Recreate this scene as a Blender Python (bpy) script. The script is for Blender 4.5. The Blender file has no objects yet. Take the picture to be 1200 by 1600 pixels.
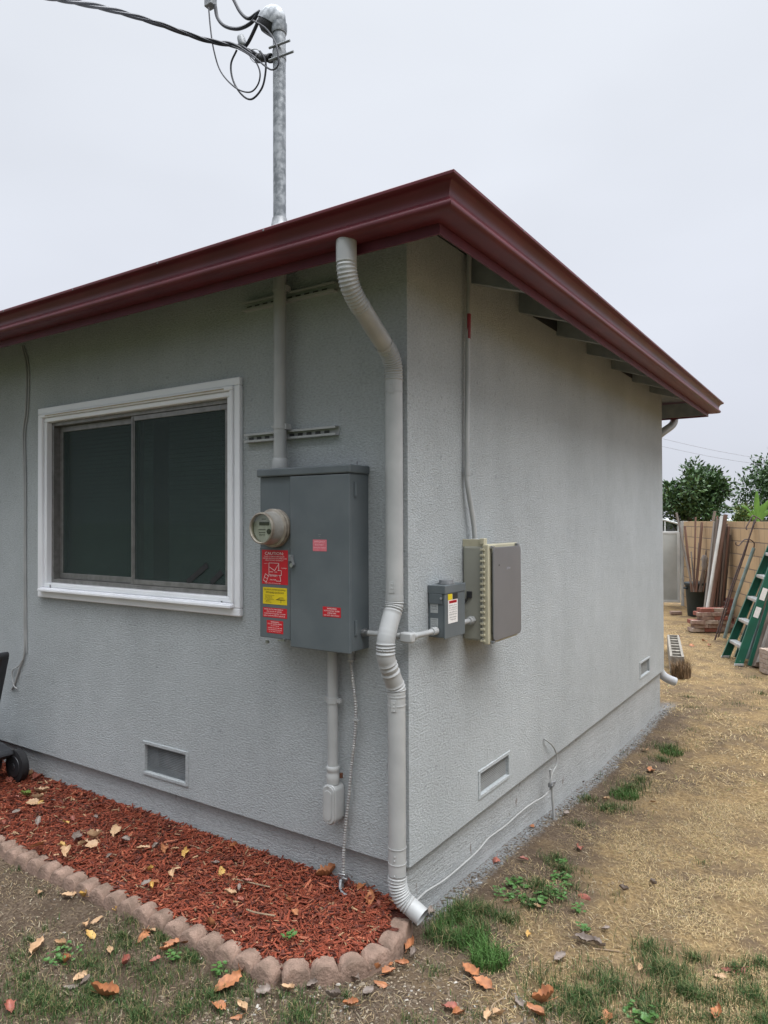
import bpy, math, random
import numpy as np
from mathutils import Vector, Matrix, noise
random.seed(7)
rng = np.random.default_rng(7)
SC = bpy.context.scene
COL = SC.collection

# ---------------------------------------------------------------- camera
CF, YAW, PIT, ROL = 1111.25, .5878, .0124, -.0039
C = Vector((1.506, -2.433, 1.65))
Fv = Vector((-math.sin(YAW)*math.cos(PIT), math.cos(YAW)*math.cos(PIT), math.sin(PIT)))
R0 = Vector((math.cos(YAW), math.sin(YAW), 0)); U0 = R0.cross(Fv)
Rv = R0*math.cos(ROL)+U0*math.sin(ROL); Uv = U0*math.cos(ROL)-R0*math.sin(ROL)
cam = bpy.data.cameras.new('camera'); co = bpy.data.objects.new('camera', cam); COL.objects.link(co)
cam.sensor_fit = 'VERTICAL'; cam.sensor_height = 24; cam.lens = CF/1600*24
cam.clip_start = .05; cam.clip_end = 3000
m = Matrix((Rv, Uv, -Fv)).transposed().to_4x4(); m.translation = C; co.matrix_world = m
SC.camera = co
# ---------------------------------------------------------------- world + sun (overcast)
SUN_EL, SUN_AZ = math.radians(58), math.radians(105)      # azimuth clockwise from +Y
W = bpy.data.worlds.new('World'); SC.world = W; W.use_nodes = True
nt = W.node_tree; nt.nodes.clear(); N = nt.nodes.new; L = nt.links.new
sky = N('ShaderNodeTexSky'); sky.sky_type = 'NISHITA'; sky.sun_disc = False
sky.sun_elevation = SUN_EL; sky.sun_rotation = SUN_AZ
tc = N('ShaderNodeTexCoord'); sx = N('ShaderNodeSeparateXYZ'); L(tc.outputs['Generated'], sx.inputs[0])
rp = N('ShaderNodeValToRGB'); L(sx.outputs['Z'], rp.inputs[0])
el = rp.color_ramp.elements
el[0].position = 0.0; el[0].color = (.142, .147, .165, 1)
el[1].position = 1.0; el[1].color = (1.35, 1.39, 1.45, 1)
e = el.new(.12); e.color = (.155, .16, .178, 1)
e = el.new(.35); e.color = (.172, .179, .195, 1)
e = el.new(.62); e.color = (.19, .198, .212, 1)
e = el.new(.8); e.color = (.8, .83, .88, 1)
mp = N('ShaderNodeMapping'); L(tc.outputs['Generated'], mp.inputs[0]); mp.inputs['Scale'].default_value = (1.2, 1.2, 3)
nz = N('ShaderNodeTexNoise'); L(mp.outputs[0], nz.inputs[0]); nz.inputs['Scale'].default_value = 1.5; nz.inputs['Detail'].default_value = 3
mr = N('ShaderNodeMapRange'); L(nz.outputs['Fac'], mr.inputs[0]); mr.inputs[3].default_value = .86; mr.inputs[4].default_value = 1.12
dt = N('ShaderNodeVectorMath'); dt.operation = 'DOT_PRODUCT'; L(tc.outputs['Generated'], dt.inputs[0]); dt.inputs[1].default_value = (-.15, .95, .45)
mr2 = N('ShaderNodeMapRange'); L(dt.outputs['Value'], mr2.inputs[0])       # sky dimmed behind the camera, added to darken the eaves
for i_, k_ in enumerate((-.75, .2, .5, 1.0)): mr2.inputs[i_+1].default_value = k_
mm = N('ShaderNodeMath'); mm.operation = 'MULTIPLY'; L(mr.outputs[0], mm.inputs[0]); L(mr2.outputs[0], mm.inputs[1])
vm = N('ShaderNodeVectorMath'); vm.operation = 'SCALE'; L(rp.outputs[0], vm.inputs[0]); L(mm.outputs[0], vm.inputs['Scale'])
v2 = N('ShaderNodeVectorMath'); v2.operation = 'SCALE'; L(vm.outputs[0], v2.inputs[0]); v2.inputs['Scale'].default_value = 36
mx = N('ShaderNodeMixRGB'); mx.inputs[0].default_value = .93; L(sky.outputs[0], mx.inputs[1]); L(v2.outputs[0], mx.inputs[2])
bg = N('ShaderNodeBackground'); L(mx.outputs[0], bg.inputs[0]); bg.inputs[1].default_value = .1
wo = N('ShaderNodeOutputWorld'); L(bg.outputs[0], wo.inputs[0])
sl = bpy.data.lights.new('sun', 'SUN'); sl.energy = 1.5; sl.angle = math.radians(35); sl.color = (1, .985, .965)
so = bpy.data.objects.new('sun', sl); COL.objects.link(so)
sd = Vector((math.sin(SUN_AZ)*math.cos(SUN_EL), math.cos(SUN_AZ)*math.cos(SUN_EL), math.sin(SUN_EL)))
so.rotation_euler = sd.to_track_quat('Z', 'Y').to_euler(); so.location = (4, -4, 8)
SC.view_settings.view_transform = 'Standard'; SC.view_settings.look = 'None'
SC.view_settings.exposure = 0.38; SC.view_settings.gamma = 1
SC.cycles.max_bounces = 6; SC.cycles.transparent_max_bounces = 8

# ---------------------------------------------------------------- measuring: a photo pixel met with a real plane
def ray(x, y): return Fv + Rv*((x-600)/CF) - Uv*((y-800)/CF)
def onX(x, y, v=0.): d = ray(x, y); return C + d*((v-C.x)/d.x)
def onY(x, y, v=0.): d = ray(x, y); return C + d*((v-C.y)/d.y)
def onZ(x, y, v=0.): d = ray(x, y); return C + d*((v-C.z)/d.z)
def at(x, y, dep): return C + ray(x, y)*dep
def sstep(a, b, t):
    t = max(0, min(1, (t-a)/(b-a))); return t*t*(3-2*t)
def gz(x, y):
    z = -.11*sstep(.2, 2.6, y) + .026*sstep(-1.15, -.62, y)*sstep(.3, -.05, x)*(1-sstep(-.4, 0, y))
    if abs(x) < 12 and -8 < y < 20:
        z += .012*noise.noise(Vector((x*1.3, y*1.3, 0))) + .006*noise.noise(Vector((x*5, y*5, 3)))
    return z
def onG(px, py):
    z = 0
    for i in range(6):
        p = onZ(px, py, z); z = gz(p.x, p.y)
    return Vector((p.x, p.y, z))

# ---------------------------------------------------------------- materials
def mat(name, c1, c2=None, scale=8, rough=.6, bump=0, bscale=60, dist=.003, metal=0, spec=.5, detail=3, stretch=None, attr=None, lo=.35, hi=.65, coat=0):
    M = bpy.data.materials.new(name); M.use_nodes = True
    t = M.node_tree; b = t.nodes['Principled BSDF']
    b.inputs['Roughness'].default_value = rough; b.inputs['Metallic'].default_value = metal
    b.inputs['Specular IOR Level'].default_value = spec
    if coat: b.inputs['Coat Weight'].default_value = coat
    g = t.nodes.new('ShaderNodeNewGeometry')
    vec = g.outputs['Position']
    if stretch:
        q = t.nodes.new('ShaderNodeMapping'); q.inputs['Scale'].default_value = stretch
        t.links.new(vec, q.inputs[0]); vs = q.outputs[0]
    else: vs = vec
    col = None
    if c2 is None and attr is None: b.inputs['Base Color'].default_value = (*c1, 1)
    else:
        n = t.nodes.new('ShaderNodeTexNoise'); n.inputs['Scale'].default_value = scale; n.inputs['Detail'].default_value = detail
        t.links.new(vs, n.inputs[0])
        mr = t.nodes.new('ShaderNodeMapRange'); mr.inputs[1].default_value = lo; mr.inputs[2].default_value = hi
        t.links.new(n.outputs['Fac'], mr.inputs[0])
        m = t.nodes.new('ShaderNodeMixRGB'); t.links.new(mr.outputs[0], m.inputs[0])
        m.inputs[1].default_value = (*c1, 1); m.inputs[2].default_value = (*(c2 or c1), 1)
        col = m.outputs[0]
        if attr:
            a = t.nodes.new('ShaderNodeAttribute'); a.attribute_name = attr
            k = t.nodes.new('ShaderNodeMixRGB'); k.blend_type = 'MULTIPLY'; k.inputs[0].default_value = 1
            t.links.new(col, k.inputs[1]); t.links.new(a.outputs['Color'], k.inputs[2]); col = k.outputs[0]
        t.links.new(col, b.inputs['Base Color'])
    if bump:
        n2 = t.nodes.new('ShaderNodeTexNoise'); n2.inputs['Scale'].default_value = bscale; n2.inputs['Detail'].default_value = 4
        t.links.new(vs, n2.inputs[0])
        bp = t.nodes.new('ShaderNodeBump'); bp.inputs['Strength'].default_value = bump; bp.inputs['Distance'].default_value = dist
        t.links.new(n2.outputs['Fac'], bp.inputs['Height']); t.links.new(bp.outputs[0], b.inputs['Normal'])
    return M

def stucco_mat(name, base, gs, board=False):
    """painted stucco: dash-coat grain, faint vertical weathering, stains"""
    M = bpy.data.materials.new(name); M.use_nodes = True
    t = M.node_tree; b = t.nodes['Principled BSDF']; n_ = t.nodes.new; l_ = t.links.new
    b.inputs['Roughness'].default_value = .85; b.inputs['Specular IOR Level'].default_value = .2
    g = n_('ShaderNodeNewGeometry'); P = g.outputs['Position']
    def mapped(s):
        q = n_('ShaderNodeMapping'); q.inputs['Scale'].default_value = s; l_(P, q.inputs[0]); return q.outputs[0]
    def nz(vec, sc, det=3, rg=.5):
        q = n_('ShaderNodeTexNoise'); q.inputs['Scale'].default_value = sc; q.inputs['Detail'].default_value = det
        q.inputs['Roughness'].default_value = rg; l_(vec, q.inputs[0]); return q.outputs['Fac']
    def mr(v, a, bb, c, d):
        q = n_('ShaderNodeMapRange'); l_(v, q.inputs[0])
        for i, k in enumerate((a, bb, c, d)): q.inputs[i+1].default_value = k
        return q.outputs[0]
    def mul(a, b2):
        q = n_('ShaderNodeMath'); q.operation = 'MULTIPLY'; l_(a, q.inputs[0]); l_(b2, q.inputs[1]); return q.outputs[0]
    def add(a, b2, k=1.):
        q = n_('ShaderNodeMath'); q.operation = 'MULTIPLY_ADD'; l_(b2, q.inputs[0]); q.inputs[1].default_value = k; l_(a, q.inputs[2]); return q.outputs[0]
    grain = nz(mapped(gs), 72, 5, .62)
    fine = nz(P, 260, 3, .6)
    big = mul(mr(nz(P, 1.3, 4), .3, .7, .92, 1.06), mr(nz(P, 5.5, 5, .7), .35, .68, 1.025, .955))
    streak = mr(nz(mapped((2.2, 2.2, .5)), 1.6, 5, .65), .35, .72, 1.03, .94)
    pit = mr(grain, .32, .6, .8, 1.05)
    pit2 = mr(nz(P, 34, 2), .26, .36, .8, 1.0)
    f = mul(mul(mul(big, streak), pit), pit2)
    sc = n_('ShaderNodeVectorMath'); sc.operation = 'SCALE'; sc.inputs[0].default_value = base; l_(f, sc.inputs['Scale'])
    cm = n_('ShaderNodeMixRGB'); l_(sc.outputs[0], cm.inputs[1]); cm.inputs[2].default_value = (.13, .09, .06, 1)
    sz = n_('ShaderNodeSeparateXYZ'); l_(P, sz.inputs[0])
    l_(mul(mr(nz(mapped((1, 1, .45)), 17, 4, .7), .655, .70, 0, .65), mr(sz.outputs['Z'], .2, .42, 1, 0)), cm.inputs[0])
    l_(cm.outputs[0], b.inputs['Base Color'])
    h = add(add(grain, fine, .35), nz(P, 9, 3), .8)
    if board: h = add(h, nz(mapped((.6, .6, 9)), 5, 4, .6), .6)
    bp = n_('ShaderNodeBump'); bp.inputs['Strength'].default_value = 1.0; bp.inputs['Distance'].default_value = .0062
    l_(h, bp.inputs['Height']); l_(bp.outputs[0], b.inputs['Normal'])
    return M

STUC = (.428, .457, .468)
M_st = stucco_mat('stucco_paint', STUC, (1, 1, 1.9))
M_fd = stucco_mat('foundation_paint', (.42, .44, .447), (.8, .8, 2), True)
M_gray = mat('gray_trim_paint', (.36, .37, .365), (.32, .33, .325), 20, .5, .15, 90, .001)
M_pipe = mat('pipe_paint', (.405, .415, .412), (.345, .355, .355), 9, .4, .08, 160, .0006, spec=.5)
M_raf = mat('rafter_paint', (.27, .29, .3), (.2, .22, .23), 12, .7, .3, 60, .002)
M_mar = mat('maroon_enamel', (.135, .024, .033), (.105, .02, .027), 5, .4, .05, 40, .001, spec=.38)
M_marf = mat('maroon_board_paint', (.13, .022, .04), (.1, .018, .032), 9, .5, .2, 50, .001)
M_shin = mat('roof_shingle', (.09, .08, .075), (.05, .045, .045), 40, .9, .5, 80, .004)
M_white = mat('white_vinyl', (.84, .85, .88), (.78, .79, .82), 3, .35, .04, 60, .0005)
M_alu = mat('brown_gray_aluminium', (.24, .235, .228), (.18, .175, .17), 30, .42, 0, metal=.4)
M_alud = mat('dark_aluminium', (.06, .06, .06), (.04, .04, .042), 30, .5)
M_panel = mat('gray_green_enamel', (.118, .136, .145), (.096, .114, .123), 6, .42, .04, 25, .001, spec=.4)
M_gal = mat('galvanised_steel', (.36, .38, .4), (.17, .185, .2), 38, .48, .12, 60, .001, metal=.35, lo=.38, hi=.58)
M_galp = mat('dull_galvanised', (.3, .31, .32), (.2, .21, .22), 60, .5, .1, 80, .001, metal=.5)
M_steel = mat('bright_steel', (.5, .5, .5), (.3, .3, .3), 90, .3, metal=.9)
M_blk = mat('black_rubber', (.012, .012, .014), (.02, .02, .022), 40, .6)
M_cable = mat('black_cable_jacket', (.012, .013, .02), (.022, .024, .035), 30, .45)
M_red = mat('red_sticker', (.55, .008, .02), (.48, .008, .02), 10, .4)
M_pink = mat('faded_pink_sticker', (.62, .17, .2), (.58, .12, .16), 50, .45)
M_yel = mat('yellow_sticker', (.72, .55, .012), (.65, .5, .012), 20, .4)
M_wht = mat('white_print', (.78, .76, .74), (.7, .68, .66), 60, .5)
M_pkp = mat('pale_pink_print', (.8, .5, .52), None)
M_ink = mat('black_print', (.02, .02, .02), None, rough=.5)
M_beige = mat('beige_plastic', (.31,.31,.262), (.27,.27,.23), 4, .5, .1, 60, .0008)
M_cream = mat('cream_plastic', (.5,.47,.34), (.43,.4,.29), 12, .5)
M_cov = mat('satin_gray_cover', (.178,.18,.188), (.158,.16,.168), 4, .33, metal=.15)
M_mring = mat('weathered_meter_ring', (.4, .37, .31), (.2, .16, .13), 28, .4, .1, 50, .0006, metal=.3, lo=.3, hi=.75)
M_face = mat('meter_dial', (.55, .58, .57), (.48, .5, .49), 20, .4)
M_brownd = mat('rust_brown', (.12, .045, .02), (.07, .03, .02), 30, .8)
M_conc = mat('pink_concrete', (.32, .215, .165), (.14, .095, .07), 17, .9, 1., 90, .006, lo=.28, hi=.72, detail=7)
M_bed = mat('mulch_base', (.12, .028, .014), (.05, .014, .009), 60, .95, .8, 120, .01)
M_chip = mat('mulch_chip', (1, 1, 1), (.72, .68, .66), 120, .8, .4, 200, .001, attr='col')
M_blade = mat('grass_blade', (1, 1, 1), (.85, .85, .8), 60, .65, attr='col', spec=.25)
M_grav = mat('soil_bits', (1, 1, 1), (.75, .75, .75), 80, .9, .4, 200, .001, attr='col')

# ground: worn dirt, dry straw tone, paint overspray strip along the right wall
def ground_mat():
    M = bpy.data.materials.new('yard_soil'); M.use_nodes = True
    t = M.node_tree; b = t.nodes['Principled BSDF']; n_ = t.nodes.new; l_ = t.links.new
    b.inputs['Roughness'].default_value = .95; b.inputs['Specular IOR Level'].default_value = .1
    g = n_('ShaderNodeNewGeometry'); P = g.outputs['Position']
    s = n_('ShaderNodeSeparateXYZ'); l_(P, s.inputs[0])
    def nz(sc, det=4, rg=.6):
        q = n_('ShaderNodeTexNoise'); q.inputs['Scale'].default_value = sc; q.inputs['Detail'].default_value = det
        q.inputs['Roughness'].default_value = rg; l_(P, q.inputs[0]); return q.outputs['Fac']
    def mr(v, a, bb, c=0., d=1.):
        q = n_('ShaderNodeMapRange'); l_(v, q.inputs[0])
        for i, k in enumerate((a, bb, c, d)): q.inputs[i+1].default_value = k
        return q.outputs[0]
    def mix(f, a, c):
        q = n_('ShaderNodeMixRGB'); l_(f, q.inputs[0])
        for i, k in ((1, a), (2, c)):
            if isinstance(k, tuple): q.inputs[i].default_value = (*k, 1)
            else: l_(k, q.inputs[i])
        return q.outputs[0]
    def math_(op, a, c):
        q = n_('ShaderNodeMath'); q.operation = op
        for i, k in enumerate((a, c)):
            if isinstance(k, (int, float)): q.inputs[i].default_value = k
            else: l_(k, q.inputs[i])
        return q.outputs[0]
    dirt = mix(mr(nz(7, 6), .35, .65), (.105, .078, .056), (.19, .145, .105))
    dirt = mix(mr(nz(90, 4), .4, .62), dirt, (.085, .06, .042))
    straw = mix(mr(nz(45, 5, .7), .35, .65), (.17, .115, .06), (.37, .265, .135))
    straw = mix(mr(nz(4, 5, .6), .42, .66), straw, (.15, .108, .07))
    reg = math_('ADD', mr(s.outputs['X'], .05, .8), math_('MULTIPLY', math_('SUBTRACT', nz(2.5), .5), 2.2))
    reg = math_('MULTIPLY', mr(reg, .15, .75), mr(s.outputs['Y'], -1.1, .2))
    reg = math_('MAXIMUM', reg, mr(s.outputs['Y'], 4.3, 5.2))
    far = mr(s.outputs['Y'], 16, 22)
    col = mix(reg, dirt, straw)
    col = mix(far, col, (.07, .08, .04))
    col = mix(mr(s.outputs['Y'], -1.8, -3.2), col, (.055, .065, .03))
    wob = math_('ADD', s.outputs['X'], math_('MULTIPLY', math_('SUBTRACT', nz(14, 5, .7), .5), .14))
    pm = math_('MULTIPLY', mr(wob, .07, .02), mr(wob, -.2, -.04))
    pm = math_('MULTIPLY', pm, math_('MULTIPLY', mr(s.outputs['Y'], .05, .2), mr(s.outputs['Y'], 4.9, 4.6)))
    pm = math_('MULTIPLY', pm, mr(nz(60, 3), .4, .5))
    col = mix(pm, col, (.25, .26, .265))
    l_(col, b.inputs['Base Color'])
    h = math_('ADD', nz(55, 6, .7), math_('MULTIPLY', nz(9, 4), 1.5))
    bp = n_('ShaderNodeBump'); bp.inputs['Strength'].default_value = .9; bp.inputs['Distance'].default_value = .02
    l_(h, bp.inputs['Height']); l_(bp.outputs[0], b.inputs['Normal'])
    return M
M_ground = ground_mat()

def glass_mat(name, tint, fac, rough=.02):
    M = bpy.data.materials.new(name); M.use_nodes = True; t = M.node_tree; t.nodes.clear()
    o = t.nodes.new('ShaderNodeOutputMaterial'); mx = t.nodes.new('ShaderNodeMixShader')
    a = t.nodes.new('ShaderNodeBsdfTransparent'); a.inputs[0].default_value = (*tint, 1)
    g = t.nodes.new('ShaderNodeBsdfGlossy'); g.inputs['Roughness'].default_value = rough; g.inputs[0].default_value = (.9, .95, 1, 1)
    lw = t.nodes.new('ShaderNodeLayerWeight'); lw.inputs[0].default_value = .5
    pw = t.nodes.new('ShaderNodeMath'); pw.operation = 'POWER'; pw.inputs[1].default_value = 4; t.links.new(lw.outputs['Facing'], pw.inputs[0])
    fr = t.nodes.new('ShaderNodeMath'); fr.operation = 'MULTIPLY_ADD'; fr.inputs[1].default_value = .6; fr.inputs[2].default_value = .04; t.links.new(pw.outputs[0], fr.inputs[0])
    k = t.nodes.new('ShaderNodeMath'); k.operation = 'MULTIPLY'; k.inputs[1].default_value = fac; t.links.new(fr.outputs[0], k.inputs[0])
    t.links.new(k.outputs[0], mx.inputs[0]); t.links.new(a.outputs[0], mx.inputs[1]); t.links.new(g.outputs[0], mx.inputs[2])
    t.links.new(mx.outputs[0], o.inputs[0]); return M
def screen_mat():
    M = bpy.data.materials.new('insect_screen'); M.use_nodes = True; t = M.node_tree; t.nodes.clear()
    o = t.nodes.new('ShaderNodeOutputMaterial'); mx = t.nodes.new('ShaderNodeMixShader')
    a = t.nodes.new('ShaderNodeBsdfTransparent'); d = t.nodes.new('ShaderNodeBsdfDiffuse')
    g = t.nodes.new('ShaderNodeNewGeometry'); q = t.nodes.new('ShaderNodeMapping'); q.inputs['Scale'].default_value = (3, 3, 60); t.links.new(g.outputs['Position'], q.inputs[0])
    n = t.nodes.new('ShaderNodeTexNoise'); n.inputs['Scale'].default_value = 4; t.links.new(q.outputs[0], n.inputs[0])
    c = t.nodes.new('ShaderNodeMixRGB'); t.links.new(n.outputs['Fac'], c.inputs[0]); c.inputs[1].default_value = (.045, .06, .058, 1); c.inputs[2].default_value = (.085, .108, .102, 1)
    t.links.new(c.outputs[0], d.inputs[0]); mx.inputs[0].default_value = .42
    t.links.new(a.outputs[0], mx.inputs[1]); t.links.new(d.outputs[0], mx.inputs[2]); t.links.new(mx.outputs[0], o.inputs[0]); return M
M_screen = screen_mat()
M_glass = glass_mat('window_glass', (.62, .7, .68), 1.0)
M_lens = glass_mat('meter_glass', (.9, .9, .86), 1.2)

# ---------------------------------------------------------------- mesh builder
class MB:
    def __init__(s): s.v = []; s.f = []; s.c = []
    def add(s, vs, fs):
        n = len(s.v); s.v += [tuple(p) for p in vs]; s.f += [tuple(i+n for i in f) for f in fs]
    def box(s, a, b):
        x0, y0, z0 = [min(a[i], b[i]) for i in range(3)]; x1, y1, z1 = [max(a[i], b[i]) for i in range(3)]
        s.add([(x0,y0,z0),(x1,y0,z0),(x1,y1,z0),(x0,y1,z0),(x0,y0,z1),(x1,y0,z1),(x1,y1,z1),(x0,y1,z1)],
              [(0,3,2,1),(4,5,6,7),(0,1,5,4),(1,2,6,5),(2,3,7,6),(3,0,4,7)]); return s
    def ob(s, c, ax, ay, az):
        """oriented box from centre and three half-axis vectors"""
        c, ax, ay, az = map(Vector, (c, ax, ay, az)); v = []
        for k in (-1, 1):
            for i, j in ((-1,-1),(1,-1),(1,1),(-1,1)): v.append(c+ax*i+ay*j+az*k)
        s.add(v, [(0,3,2,1),(4,5,6,7),(0,1,5,4),(1,2,6,5),(2,3,7,6),(3,0,4,7)]); return s
    def bar(s, p, q, w, t, up=(0,0,1)):
        p, q = Vector(p), Vector(q); d = (q-p); u = Vector(up); x = d.cross(u)
        if x.length < 1e-6: x = d.cross(Vector((1,0,0)))
        x.normalize(); y = x.cross(d).normalized()
        return s.ob((p+q)/2, x*w/2, y*t/2, d/2)
    def tube(s, path, r, n=14, cap=True, flat=None):
        P = [Vector(p) for p in path]; k = len(P)
        rs = r if isinstance(r, (list, tuple)) else [r]*k
        T = [(P[min(i+1,k-1)]-P[max(i-1,0)]).normalized() for i in range(k)]
        a = Vector((0,0,1)) if abs(T[0].z) < .9 else Vector((1,0,0))
        X = T[0].cross(a).normalized(); vs = []
        for i in range(k):
            X = (X - T[i]*X.dot(T[i])).normalized(); Y = T[i].cross(X)
            for j in range(n):
                an = 2*math.pi*j/n
                vs.append(P[i]+(X*math.cos(an)+Y*math.sin(an))*rs[i])
        fs = [(i*n+j, i*n+(j+1)%n, (i+1)*n+(j+1)%n, (i+1)*n+j) for i in range(k-1) for j in range(n)]
        if cap: fs += [tuple(range(n-1,-1,-1)), tuple((k-1)*n+j for j in range(n))]
        s.add(vs, fs); return s
    def lathe_y(s, cx, cz, segs, n=40, cap=True):
        k = len(segs); s.add([(cx+rr*math.cos(2*math.pi*j/n), y, cz+rr*math.sin(2*math.pi*j/n)) for y, rr in segs for j in range(n)],
              [(i*n+j, (i+1)*n+j, (i+1)*n+(j+1)%n, i*n+(j+1)%n) for i in range(k-1) for j in range(n)] + ([tuple(range(n)), tuple((k-1)*n+j for j in reversed(range(n)))] if cap else []))
        return s
    def disc(s, c, ax, r, th, n=24):
        c = Vector(c); ax = Vector(ax).normalized(); return s.tube([c-ax*th/2, c+ax*th/2], r, n)
    def build(s, name, m, parent=None, origin=None, smooth=False, bevel=0, seg=2):
        if parent is not None: o0 = Vector(parent['_o'])
        else: o0 = Vector(origin) if origin is not None else Vector((0,0,0))
        me = bpy.data.meshes.new(name)
        me.from_pydata([tuple(Vector(p)-o0) for p in s.v], [], s.f); me.update()
        me.materials.append(m)
        o = bpy.data.objects.new(name, me); COL.objects.link(o)
        if parent is not None: o.parent = parent
        else: o.location = o0
        o['_o'] = tuple(o0)
        if smooth:
            me.polygons.foreach_set('use_smooth', [True]*len(me.polygons))
            if smooth != 'all':
                try: me.set_sharp_from_angle(angle=math.radians(40))
                except Exception: pass
        if bevel:
            b = o.modifiers.new('bevel', 'BEVEL'); b.width = bevel; b.segments = seg; b.limit_method = 'ANGLE'; b.angle_limit = math.radians(40)
        return o
def tag(o, label=None, cat=None, group=None, kind=None):
    if label: o['label'] = label
    if cat: o['category'] = cat
    if group: o['group'] = group
    if kind: o['kind'] = kind
    return o
def thing(name, loc, label, cat, group=None):
    o = bpy.data.objects.new(name, None); COL.objects.link(o); o.location = loc; o.empty_display_size = .1
    o['_o'] = tuple(loc); return tag(o, label, cat, group)
def catmull(pts, n=8):
    P = [Vector(p) for p in pts]; P = [P[0]*2-P[1]] + P + [P[-1]*2-P[-2]]; out = []
    for i in range(1, len(P)-2):
        a, b, c, d = P[i-1:i+3]
        for k in range(n):
            t = k/n; out.append(.5*((2*b)+(c-a)*t+(2*a-5*b+4*c-d)*t*t+(3*b-a-3*c+d)*t**3))
    out.append(P[-2]); return out
def text_mb(lines, origin, xdir, ydir, w, h, lift=.0006):
    """lettering fitted to a w by h area, as mesh"""
    xdir, ydir = Vector(xdir).normalized(), Vector(ydir).normalized(); nrm = xdir.cross(ydir)
    mb = MB()
    for (s, cx, cy, tw, th) in lines:          # centre and size as fractions
        cu = bpy.data.curves.new('t', 'FONT'); cu.body = s; cu.resolution_u = 2
        o = bpy.data.objects.new('t', cu); COL.objects.link(o)
        dg = bpy.context.evaluated_depsgraph_get(); me = bpy.data.meshes.new_from_object(o.evaluated_get(dg))
        vs = [v.co.copy() for v in me.vertices]; fs = [tuple(p.vertices) for p in me.polygons]
        bpy.data.objects.remove(o); bpy.data.curves.remove(cu); bpy.data.meshes.remove(me)
        if not vs: continue
        x0 = min(v.x for v in vs); x1 = max(v.x for v in vs); y0 = min(v.y for v in vs); y1 = max(v.y for v in vs)
        kx = tw*w/(x1-x0); ky = th*h/(y1-y0)
        c0 = Vector(origin)
        mb.add([c0+xdir*((cx*w)+(v.x-(x0+x1)/2)*kx)+ydir*((cy*h)+(v.y-(y0+y1)/2)*ky)+nrm*lift for v in vs], fs)
    return mb
def wall_grid(plane, a0, a1, z0, z1, holes, depth, sign):
    """outer face with real openings; reveals run inward. plane 'Y': along x at y=0, 'X': along y at x=0"""
    mb = MB(); A = sorted({a0, a1, *[h[0] for h in holes], *[h[1] for h in holes]}); Z = sorted({z0, z1, *[h[2] for h in holes], *[h[3] for h in holes]})
    def P(a, d, z): return (a, d, z) if plane == 'Y' else (-d, a, z)
    for i in range(len(A)-1):
        for j in range(len(Z)-1):
            ca, cz = (A[i]+A[i+1])/2, (Z[j]+Z[j+1])/2
            if any(h[0] < ca < h[1] and h[2] < cz < h[3] for h in holes): continue
            mb.add([P(A[i],0,Z[j]),P(A[i+1],0,Z[j]),P(A[i+1],0,Z[j+1]),P(A[i],0,Z[j+1])], [(0,1,2,3)])
    for h in holes:
        x0, x1, y0, y1 = h[:4]
        for (p, q) in (((x0,y0),(x1,y0)),((x1,y0),(x1,y1)),((x1,y1),(x0,y1)),((x0,y1),(x0,y0))):
            mb.add([P(p[0],0,p[1]),P(q[0],0,q[1]),P(q[0],depth,q[1]),P(p[0],depth,p[1])], [(0,1,2,3)])
    mb.add([P(a0,0,z0),P(a1,0,z0),P(a1,depth,z0),P(a0,depth,z0)], [(0,3,2,1)])
    return mb

# ================================================================ GROUND (one sheet)
def axis(lo, hi, step, far):
    a = list(np.arange(lo, hi, step)); s = step; x = hi
    while x < far: a.append(x); s *= 1.35; x += s
    a.append(far); s = step; x = lo-step
    while x > -far: a.insert(0, x); s *= 1.35; x -= s
    a.insert(0, -far); return a
gx = axis(-3.2, 2.6, .05, 900); gy = axis(-1.8, 9, .05, 900)
mb = MB(); nx = len(gx)
mb.v = [(x, y, gz(x, y)) for y in gy for x in gx]
mb.f = [(j*nx+i, j*nx+i+1, (j+1)*nx+i+1, (j+1)*nx+i) for j in range(len(gy)-1) for i in range(nx-1)]
tag(mb.build('ground', M_ground, smooth='all'), kind='structure')

# ================================================================ HOUSE
HL, HX = 4.483, -8.0
ZW = .262
WZ = 2.885
house = thing('house', (-2, 2, 0), 'single storey house corner in pale gray stucco with maroon gutters', 'house')
WIN = (-2.525, -1.0, 1.285, 2.25)      # opening (x0,x1,z0,z1)
V1 = (-1.635, -1.315, .335, .48)
V2 = (.635, .965, .345, .45); V3 = (3.62, 3.92, .352, .462)
wl = wall_grid('Y', HX, 0, ZW, WZ, [WIN, V1], .1, 1)
wr = wall_grid('X', 0, HL, ZW, WZ, [V2, V3], .1, 1)
wl.v += [] 
n = len(wl.v); wl.v += wr.v; wl.f += [tuple(i+n for i in f) for f in wr.f]
wl.add([(0,HL,ZW),(HX,HL,ZW),(HX,HL,WZ),(0,HL,WZ)], [(0,1,2,3)])
wl.add([(HX,0,ZW),(HX,HL,ZW),(HX,HL,WZ),(HX,0,WZ)], [(3,2,1,0)])
wall = wl.build('wall', M_st, house)
fb = MB(); fb.box((HX+.03,.03,-.5), (-.03,HL-.03,ZW+.02)); foundation = fb.build('foundation', M_fd, house)
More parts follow.
